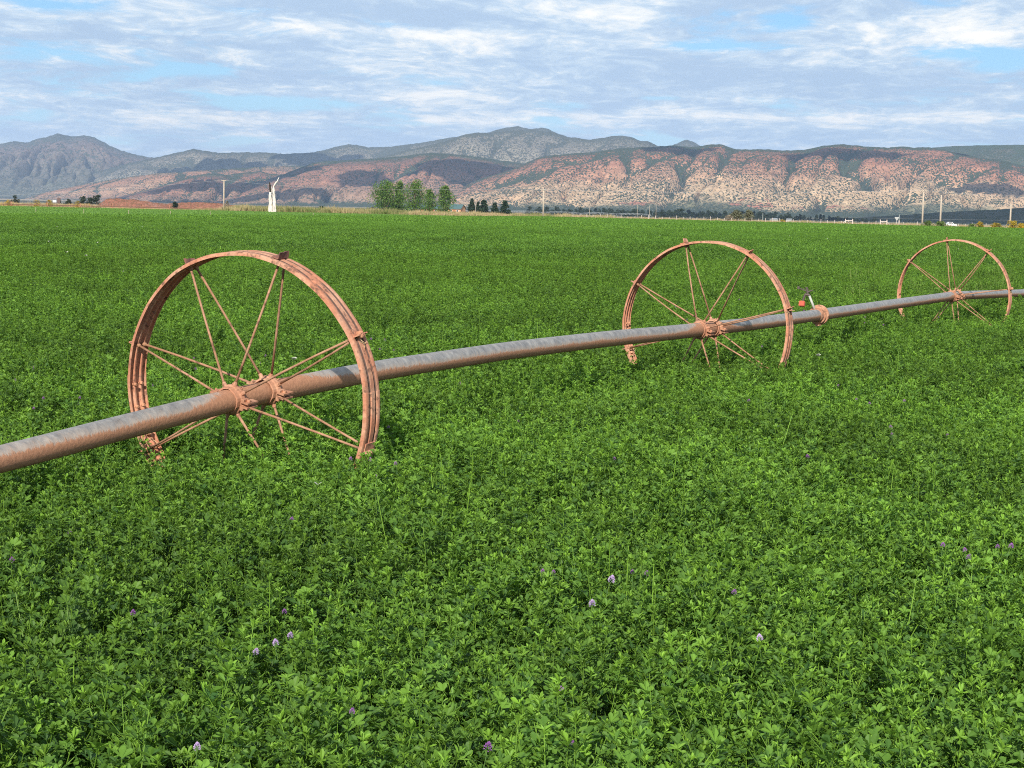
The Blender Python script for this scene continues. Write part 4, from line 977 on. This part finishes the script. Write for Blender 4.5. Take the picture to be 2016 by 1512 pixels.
def sign():
    D = 318; p = at(1765.5, 430.5, D); o = empty('triangle_sign', (p.x, D, 0)); tag(o, 'grey back of a triangular road sign pointing down, near the right fence brace', 'sign')
    mb = MB(); mb.tube([(0, 0, 0), (0, 0, p.z+.2)], .03, 7); mb.build('post', m_ins, o)
    mb = MB(); a = .42; z = p.z; mb.add([(-a, -.04, z+.28), (a, -.04, z+.28), (0, -.04, z-.42), (-a, -.06, z+.28), (a, -.06, z+.28), (0, -.06, z-.42)], [(0, 1, 2), (5, 4, 3), (0, 3, 4, 1), (1, 4, 5, 2), (2, 5, 3, 0)])
    mb.build('sign_plate', plain('grey_plate', (.42, .42, .40), .5, .4), o)
sign()
def car():
    D = 330; p = at(1872, 440, D); o = empty('parked_car', (p.x, D, 0.12)); tag(o, 'white car mostly hidden by the weeds between the pole pair and yellow bush', 'car')
    mw = plain('white_paint', (.75, .75, .74), .35, .5, .05); mg = plain('car_glass', (.04, .05, .06), .15, .6); mk = plain('tyre', (.03, .03, .03), .9, .1)
    def prism(pts, w, name, mat, par, y0=0):
        n = len(pts); mb = MB(); mb.add([(x, y0-w/2, z) for x, z in pts]+[(x, y0+w/2, z) for x, z in pts], [tuple(range(n))[::-1], tuple(range(n, 2*n))]+[(i, (i+1) % n, n+(i+1) % n, n+i) for i in range(n)]); return mb.build(name, mat, par)
    prism([(-.95, .25), (.95, .25), (1.0, .5), (.92, .72), (.5, .78), (-.9, .80), (-1.0, .6)], 1.3, 'body', mw, o)
    prism([(-.75, .79), (.42, .785), (.12, 1.12), (-.55, 1.14)], 1.15, 'cabin', mw, o)
    prism([(-.62, .83), (.28, .83), (.06, 1.06), (-.5, 1.07)], 1.17, 'window', mg, o)
    for x in (-.6, .6):
        for y in (-.55, .55): mb = MB(); mb.tube([(x, y-.1, .25), (x, y+.1, .25)], .25, 14); mb.build('wheel', mk, o)
car()

# ------------------------------------------------------------ houses and shed
m_teal = plain('teal_metal_roof', (.085, .15, .155), .6, .3, .12); m_log = plain('red_brown_boards', (.36, .14, .08), .85, .1, .25, 2); m_tan = plain('orange_tan_boards', (.62, .34, .20), .85, .1, .15, 2)
m_glass = plain('dark_glass', (.05, .06, .07), .2, .6); m_brick = plain('chimney_brick', (.30, .16, .12), .9, .1); m_wht = plain('white_wall', (.7, .7, .68), .7, .2, .1); m_wht2 = plain('far_wall', (.4, .4, .38)); m_roofg = plain('grey_roof', (.28, .30, .32)); m_shed = plain('dark_shed_boards', (.12, .08, .07), .9, .1)
def house(name, px0, px1, ridge_py, D, rz, label, depth, wall, roofm, cat='house', wallH=2.6, extra=True):
    a = at(px0, 415, D); b = at(px1, 415, D); cx_ = (a.x+b.x)/2; w = b.x-a.x; gz = float(ground_z(cx_, D)); H = at((px0+px1)/2, ridge_py, D).z-gz
    o = empty(name, (cx_, D, gz), rz); tag(o, label, cat, None); W2 = w/2-.35; d2 = depth/2
    wh = min(wallH, H*.75)
    mb = MB(); mb.add([(-W2, -d2, 0), (W2, -d2, 0), (W2, d2, 0), (-W2, d2, 0), (-W2, -d2, wh), (W2, -d2, wh), (W2, d2, wh), (-W2, d2, wh), (-W2, 0, H-.12), (W2, 0, H-.12)],
                      [(0, 1, 5, 4), (2, 3, 7, 6), (1, 2, 6, 9, 5), (3, 0, 4, 8, 7), (3, 2, 1, 0)]); mb.build('wall', wall, o)
    mb = MB(); e = .35; sl = (H-wh)/d2
    for s in (-1, 1):
        z0 = wh-sl*e; q = [(-W2-e, s*(d2+e), z0), (W2+e, s*(d2+e), z0), (W2+e, 0, H), (-W2-e, 0, H)]
        mb.add(q+[(x, y, z+.12) for x, y, z in q], [(0, 1, 2, 3), (7, 6, 5, 4), (0, 4, 5, 1), (1, 5, 6, 2), (2, 6, 7, 3), (3, 7, 4, 0)])
    rf = mb.build('roof', roofm, o)
    if extra:
        mb = MB(); mb.box((W2*.4, .3, H+.25), (.5, .5, 1.0)); mb.build('chimney', m_brick, rf)
        for x in (-W2*.55, W2*.5):
            mb = MB(); mb.box((x, -d2-.02, wh*.74), (1.0, .08, .9)); wn = mb.build('window', m_wht, o); mb = MB(); mb.box((x, -d2-.04, wh*.74), (.8, .08, .7)); mb.build('pane', m_glass, wn)
        mb = MB(); mb.box((0, -d2-.02, wh*.42), (1.1, .08, wh*.8)); mb.build('door', m_log if wall is m_tan else m_tan, o)
    return o
house('farm_house', 826, 868, 405.5, 835, .12, 'red brown timber farmhouse under a low teal roof behind the poplars', 6.5, m_log, m_teal, wallH=3.5)
house('farm_house', 885, 914, 402.5, 825, -.35, 'orange timber farmhouse with steep teal metal roof left of the conifers', 6.0, m_tan, m_teal, wallH=3.7)
house('small_shed', 113, 119, 390, 905, .1, 'small dark shed standing right of the yellow bushes on the left', 2.0, m_shed, m_shed, 'shed', 3.2, False)
house('far_house', 1518, 1530, 429.5, 1500, .3, 'far pale roofed house at the end of the distant trees, left one', 7, m_wht2, m_roofg, 'house', 2.6, False)
house('far_house', 1549, 1560, 430.5, 1500, -.2, 'far pale roofed house in the dark valley, right one', 7, m_wht2, m_roofg, 'house', 2.6, False)
def trailer():
    D = 880; p = at(108, 394, D); gz = float(ground_z(p.x, D)); o = empty('white_trailer', (p.x, D, gz)); tag(o, 'small white box trailer beside the dark shed', 'trailer')
    mb = MB(); mb.box((0, 0, 3.2), (1.7, 1.3, 1.0)); mb.build('box', m_wht, o)
    mb = MB(); mb.box((0, 0, 2.6), (2.0, 1.2, .2)); mb.build('chassis', m_shed, o)
    for x in (-.7, .7): mb = MB(); mb.tube([(x, -.8, .4), (x, .8, .4)], .4, 12); mb.build('wheel', m_shed, o)
    mb = MB(); mb.box((0, 0, 1.5), (.3, .3, 2.0)); mb.build('stand', m_shed, o)
trailer()

# red dirt mound and bank
def mound(name, px0, px1, top, D, seed, rough=.5, green=False):
    a = at(px0, 400, D); b = at(px1, 400, D); w = b.x-a.x; nu, nv = 90, 30; u = np.linspace(0, 1, nu); v = np.linspace(-1, 1, nv); U, V_ = np.meshgrid(u, v, indexing='ij')
    tops = np.interp(px0+(px1-px0)*u, [t[0] for t in top], [t[1] for t in top]); gz = float(ground_z(0, D))
    H = np.array([at(px0+(px1-px0)*q, t, D).z for q, t in zip(u, tops)])-gz
    X_ = a.x+w*U; Y_ = D+V_*9; Zz = gz-.2+np.clip(H, 0, None)[:, None]*np.clip(1-np.abs(V_), 0, 1)**.7*(1+.10*fbm(X_/2, Y_/2, 3, seed))
    mt, N = new_mat(name); g = N.n('ShaderNodeNewGeometry').outputs['Position']; col = N.ramp(N.noise(g, .6, 5), [(.3, (.20, .085, .06)), (.7, (.36, .16, .11))])
    nz = N.n('ShaderNodeSeparateXYZ', {0: N.n('ShaderNodeNewGeometry').outputs['Normal']}).outputs[2]
    col = N.mix(N.math('MULTIPLY', N.sstep(N.noise(g, 1.1, 4), .48, .56), .55), col, C4(.09, .085, .045)); N.out(N.principled(col, .95, .05, bump=N.noise(g, 1.5, 5), bstr=.6, bdist=.4))
    tag(link(name, np_mesh(name, np.stack([X_, Y_, Zz], -1).reshape(-1, 3), grid_faces(nu, nv)[:, ::-1]), mt), kind='structure')
mound('red_mound', 192, 345, [(192, 402), (200, 397), (210, 390.5), (220, 389), (235, 390), (262, 391.5), (285, 395), (310, 398), (345, 402)], 925, 71)
mound('red_bank', 300, 470, [(300, 404), (330, 400), (360, 397.5), (400, 397), (430, 399), (470, 404)], 960, 72)

# ------------------------------------------------------------ second wheel line and centre pivot
def far_line():
    pos = []; px = [-110, -44, 21, 92, 157, 221, 280, 332]; D = 478
    for i, q in enumerate(px): pos.append(Vector((at(q, 400, D+i*4).x, D+i*4, float(ground_z(0, D+i*4))+.81)))
    root = empty('wheel_line', pos[0]); tag(root, 'small distant wheel line irrigator low across the left end of the field', 'irrigator', None); O = pos[0].copy()
    end = pos[-1]+(pos[-1]-pos[-2])*.8
    mb = MB(); mb.tube([p-O for p in pos+[end]], .10, 6); mb.build('pipe', plain('far_pipe', (.20, .10, .07)), root)
    yaw = math.atan2(pos[2].x-pos[1].x, pos[2].y-pos[1].y)
    for i, p in enumerate(pos):
        w = build_wheel(root, p, yaw, 0, 11*i, 50+i, RW=.81, lo=True); w.location = p-O
far_line()
m_galv = plain('galvanised_steel', (.55, .57, .57), .5, .4, .15)
def pivot():
    pxs = [779, 850, 921, 994, 1067, 1144, 1214, 1281]; P_ = []
    for i, q in enumerate(pxs): D = 1330+i*50; x = at(q, 412, D).x; P_.append(Vector((x, D, float(ground_z(x, D)))))
    root = empty('centre_pivot', P_[0]); tag(root, 'long silver centre pivot irrigation machine with trussed spans beyond the field', 'irrigator'); O = P_[0].copy()
    hz = 3.4
    for i in range(len(P_)-1):
        a, b = P_[i]+Vector((0, 0, hz)), P_[i+1]+Vector((0, 0, hz)); n = 8; top = []; bot = []
        for k in range(n+1):
            t = k/n; q = a.lerp(b, t); q.z += 1.5*4*t*(1-t)*.55; top.append(q-O)
            r_ = a.lerp(b, t); r_.z += -.2-1.2*4*t*(1-t)*.25*0-.9*min(1, 4*t*(1-t)*1.6)+1.5*4*t*(1-t)*.55; bot.append(r_-O)
        mb = MB(); mb.tube(top, .10, 6)
        for s in (-.8, .8):
            off = Vector((0, s, 0)); mb.tube([q+off*min(1, 4*(k/n)*(1-k/n)*2) for k, q in enumerate(bot)], .045, 4)
            for k in range(1, n): mb.tube([top[k], bot[k]+off], .05, 4); 
            for k in range(1, n-1): mb.tube([top[k+1], bot[k]+off], .07, 4)
        mb.build('span', m_galv, root)
    for i, p in enumerate(P_):
        q = p-O; mb = MB(); w = 1.3 if i else 1.9
        for sx_ in (-1, 1):
            for sy in (-.5, .5): mb.tube([q+Vector((sx_*w, sy, .4)), q+Vector((0, 0, hz+.1))], .07 if i else .11, 5)
        mb.tube([q+Vector((-w, 0, .5)), q+Vector((w, 0, .5))], .09, 5); tw = mb.build('tower', m_galv, root)
        if i:
            for sx_ in (-1, 1): mb = MB(); c = q+Vector((sx_*w, 0, .55)); mb.tube([c-Vector((.15, .0, 0)), c+Vector((.15, .0, 0))], .55, 14); mb.build('wheel', m_shed, tw)
pivot()

# ------------------------------------------------------------ small things in the crop
m_valve = plain('white_valve', (.33, .29, .19), .6, .3)
for px, py, lab in ((67, 411, 'leftmost short valve post in the bright far crop'), (161, 415, 'second short valve post from the left in the far crop'), (249, 417, 'short valve post below the red mound'), (331, 418, 'short pale valve post below the low red bank'), (409, 419, 'white valve post nearest the left utility pole'), (611, 422, 'white valve post right of the dead tree')):
    yh = 411+(px-1008)*.0223; D = 1.38*FPX/(py+2-yh); x = (px-1008)/FPX*D; o = empty('valve_post', (x, D, .1)); tag(o, lab, 'valve post', 'short irrigation valve posts in the far crop')
    mb = MB(); mb.tube([(0, 0, 0), (0, 0, .62)], .035, 7); mb.build('riser', m_valve, o)
    mb = MB(); mb.tube([(0, 0, .61), (0, 0, .68)], [.06, .035], 8); mb.build('cap', m_valve, o)
def petal_mat(name, a, b):
    mt, N = new_mat(name); g = N.n('ShaderNodeTexCoord').outputs['Object']; col = N.mix(N.noise(g, 90, 2), C4(*a), C4(*b))
    N.out(N.n('ShaderNodeMixShader', {0: .3, 1: N.principled(col, .6, .2).outputs[0], 2: N.n('ShaderNodeBsdfTranslucent', {0: col}).outputs[0]}).outputs[0]); return mt
m_lil = petal_mat('lilac_petal', (.50, .32, .62), (.76, .62, .82)); m_pur = petal_mat('purple_petal', (.30, .10, .38), (.52, .24, .58)); m_stemf = plain('flower_stem', (.09, .17, .045))
m_bf = petal_mat('pale_wing', (.6, .6, .48), (.75, .75, .66))
def flower_mesh(seed, r, n):
    R = random.Random(seed); mb = MB(); n = int(n*1.9)
    for i in range(n):
        a = i*2.4; t = (i+.5)/n; z = r*1.6*(t-.2); q = r*math.sin(math.pi*min(.95, .25+.7*t)); c = Vector((math.cos(a)*q*.6, math.sin(a)*q*.6, z)); d = (c-Vector((0, 0, -r*.3))).normalized(); s = d.cross(Vector((0, 0, 1))).normalized(); L = r*.75
        mb.add([c, c+d*L*.6+s*L*.28, c+d*L, c+d*L*.6-s*L*.28], [(0, 1, 2, 3)])
        u = s.cross(d); mb.add([c, c+d*L*.5+u*L*.25, c+d*L*.9, c+d*L*.5-u*L*.25], [(0, 1, 2, 3)])
    return mb.mesh('alfalfa_flower')
FM = {'lil': [flower_mesh(i, .0125, 16) for i in range(2)], 'pur': [flower_mesh(5+i, .0105, 13) for i in range(3)]}
for me in FM['lil']: me.materials.append(m_lil)
for me in FM['pur']: me.materials.append(m_pur)
sm = MB(); sm.tube([(0, 0, -.004), (.004, 0, -.03), (0, .003, -.07)], [.0009, .0011, .0012], 5); SMM = sm.mesh('flower_stem'); SMM.materials.append(m_stemf)
BIG = [(1203, 1144, 'lil', 1.5, 'largest pale lilac alfalfa flower, right of the centre foreground'), (1166, 1191, 'lil', 1.35, 'pale lilac alfalfa flower just below left of the largest one'), (1068, 1126, 'pur', 1.0, 'left flower of two small purple ones side by side left of the largest lilac flower'), (1090, 1128, 'pur', 1.0, 'right flower of two small purple ones side by side left of the largest lilac flower'),
       (1273, 1131, 'pur', 1.2, 'deep purple flower a little right of the largest lilac flower'), (571, 1254, 'lil', 1.1, 'upper right flower of three lilac ones in the left foreground'), (543, 1268, 'lil', 1.1, 'middle flower of three lilac ones in the left foreground'), (503, 1286, 'lil', 1.1, 'lower left flower of three lilac ones in the left foreground'), (560, 1206, 'pur', 1.1, 'purple flower above the three lilac ones in the left foreground'),
       (960, 1474, 'pur', 1.5, 'bright purple flower near the bottom edge of the crop'), (24, 1104, 'pur', 1.3, 'purple flower by the left edge of the foreground crop'), (728, 907, 'pur', 1.5, 'large purple flower just under the near wheel\'s right rim'), (740, 940, 'pur', 1.2, 'purple flower a little below the near wheel\'s right rim'), (779, 914, 'pur', 1.2, 'purple flower to the right of the near wheel\'s buried rim'),
       (1496, 1259, 'lil', 1.2, 'small lilac flower alone in the right foreground'), (1907, 1099, 'pur', 1.4, 'dark purple flower near the right edge of the foreground'), (388, 1474, 'lil', 1.1, 'small lilac flower near the bottom left edge'), (905, 756, 'pur', 1.3, 'single purple flower in the crop right below the long pipe')]
SMALL = [(1245, 1128), (262, 1209), (574, 1025), (138, 1050), (1964, 1078), (1990, 1077), (1856, 1075), (1445, 1168), (1124, 1464), (1107, 1362), (693, 1403), (155, 797), (157, 784), (30, 749), (65, 725), (85, 785), (67, 805), (765, 842), (1754, 842), (1865, 857), (1756, 856), (1638, 763), (1474, 790), (1686, 787), (1712, 795), (1500, 683), (1317, 712),
         (690, 905), (1780, 790), (1900, 1085), (730, 668), (758, 670), (775, 690), (748, 688), (512, 716), (523, 701), (382, 706), (385, 727), (1330, 605), (1353, 630), (1455, 590), (1520, 640), (1560, 610), (1583, 612), (1702, 636), (1710, 633), (1736, 628), (1739, 640), (1703, 625), (1650, 760), (1848, 625), (1380, 585), (300, 760), (1210, 905), (1020, 830), (1590, 900), (620, 560), (545, 560)]
def flower(px, py, kind, sc, label, group, i):
    d = pxray(px, py); s = ((.572)-EYE)/d.z; p = Vector((d.x*s, d.y*s, (.572)))
    o = bpy.data.objects.new('alfalfa_flower', FM[kind][i % len(FM[kind])]); COL.objects.link(o); o.location = p; o.scale = (sc*.66,)*3; o.rotation_euler = (random.uniform(-.3, .3), random.uniform(-.3, .3), random.uniform(0, 6))
    tag(o, label, 'flower', group); st = bpy.data.objects.new('stem', SMM); COL.objects.link(st); st.parent = o
for i, (px, py, k, sc, lab) in enumerate(BIG): flower(px, py, k, sc, lab, 'alfalfa flowers', i)
for i, (px, py) in enumerate(SMALL): flower(px, py, 'pur', 1.0+.4*random.random(), 'tiny purple alfalfa blossom scattered among the green leaves', 'tiny purple blossoms scattered through the crop', i)
def butterfly(px, py, z, lab, sc=1.0):
    d = pxray(px, py); s = (z-EYE)/d.z; p = d*s; o = empty('butterfly', (p.x, p.y, z), random.uniform(0, 3)); tag(o, lab, 'butterfly', 'pale butterflies over the crop'); o.scale = (sc*.8,)*3
    mb = MB(); mb.tube([(0, -.012, 0), (0, 0, .002), (0, .013, 0)], [.0015, .003, .0015], 6); mb.build('body', m_char, o)
    for s_ in (-1, 1):
        mb = MB(); vs = [(0, -.010, 0), (s_*.022, -.022, .016), (s_*.032, -.006, .022), (s_*.027, .010, .019), (s_*.020, .024, .015), (0, .010, 0)]; mb.add(vs+[(x, y, zz+.0006) for x, y, zz in vs], [(0, 1, 2, 3, 4, 5), (11, 10, 9, 8, 7, 6)]+[(k, (k+1) % 6, 6+(k+1) % 6, 6+k) for k in range(6)]); mb.build('wing', m_bf, o)
butterfly(1611, 701, .64, 'white butterfly right of the middle wheel below the long pipe', 1.1)
butterfly(579, 708, .64, 'white butterfly seen through the near wheel between its right spokes', 1.1)
butterfly(557, 543, .68, 'pale yellow butterfly seen beside the top right spoke of the near wheel', 1.2)
butterfly(241, 535, .66, 'white butterfly left of the top of the near wheel', 1.3)
butterfly(626, 954, .62, 'white butterfly low in the crop below the near wheel', .7)
butterfly(1886, 491, .68, 'pale butterfly inside the top of the farthest wheel', 1.6)

for px, py in ((113, 447), (97, 476), (191, 478), (131, 497), (169, 504), (280, 447), (386, 442), (121, 427), (252, 440), (1207, 455), (1300, 464), (1347, 450), (1555, 465), (1630, 470), (1808, 453)):
    butterfly(px, py, .72, 'tiny pale butterfly hovering over the far part of the crop', 1.5)

# ------------------------------------------------------------ sprinkler spray far left
def spray():
    mt, N = new_mat('water_drops'); N.out(N.n('ShaderNodeMixShader', {0: .5, 1: N.principled(C4(.85, .88, .9), .2, .5).outputs[0], 2: N.n('ShaderNodeBsdfTranslucent', {0: C4(.8, .85, .9)}).outputs[0]}).outputs[0])
    for px, top, D, w, lab in ((57, 382, 600, 3.5, 'faint sprinkler spray near the left edge'), (123, 374, 640, 2.5, 'tall faint sprinkler spray right of the shed'), (190, 397, 612, 9, 'low wide sprinkler spray in front of the dark grove'), (306, 397, 622, 10, 'low wide sprinkler spray before the red bank')):
        R = np.random.default_rng(int(px)); n = 260; t = R.beta(1.2, 1.2, n); b = at(px, 408, D); zt = at(px, top, D).z; gz = -.4
        ang_ = R.uniform(-1, 1, n); X_ = b.x+ang_*w/2*t; Zz = gz+(zt-gz)*(1-(1-t)**2)*(1-.5*np.abs(ang_))+R.normal(0, .12, n); Y_ = D+R.normal(0, .5, n)
        V, F = leaves(np.stack([X_, Y_, Zz], 1), .045, R); tag(link('water_spray', np_mesh('water_spray', V, F, False), mt), lab, 'water spray', kind='stuff')
spray()

# ------------------------------------------------------------ air
def haze():
    mt = bpy.data.materials.new('haze'); mt.use_nodes = True; N = NT(mt.node_tree)
    v = N.n('ShaderNodeVolumePrincipled', {'Color': C4(.50, .69, 1.0), 'Density': 3.9e-5, 'Anisotropy': .0})
    o_ = N.n('ShaderNodeOutputMaterial'); mt.node_tree.links.new(v.outputs[0], o_.inputs['Volume'])
    mb = MB(); mb.add([(sx_*30000, y, z) for sx_ in (-1, 1) for y in (-300, 18600) for z in (-16.0, 700.0)], [(0, 1, 3, 2), (4, 6, 7, 5), (0, 4, 5, 1), (2, 3, 7, 6), (0, 2, 6, 4), (1, 5, 7, 3)])
    o = mb.build('haze', mt); tag(o, kind='stuff')
haze()
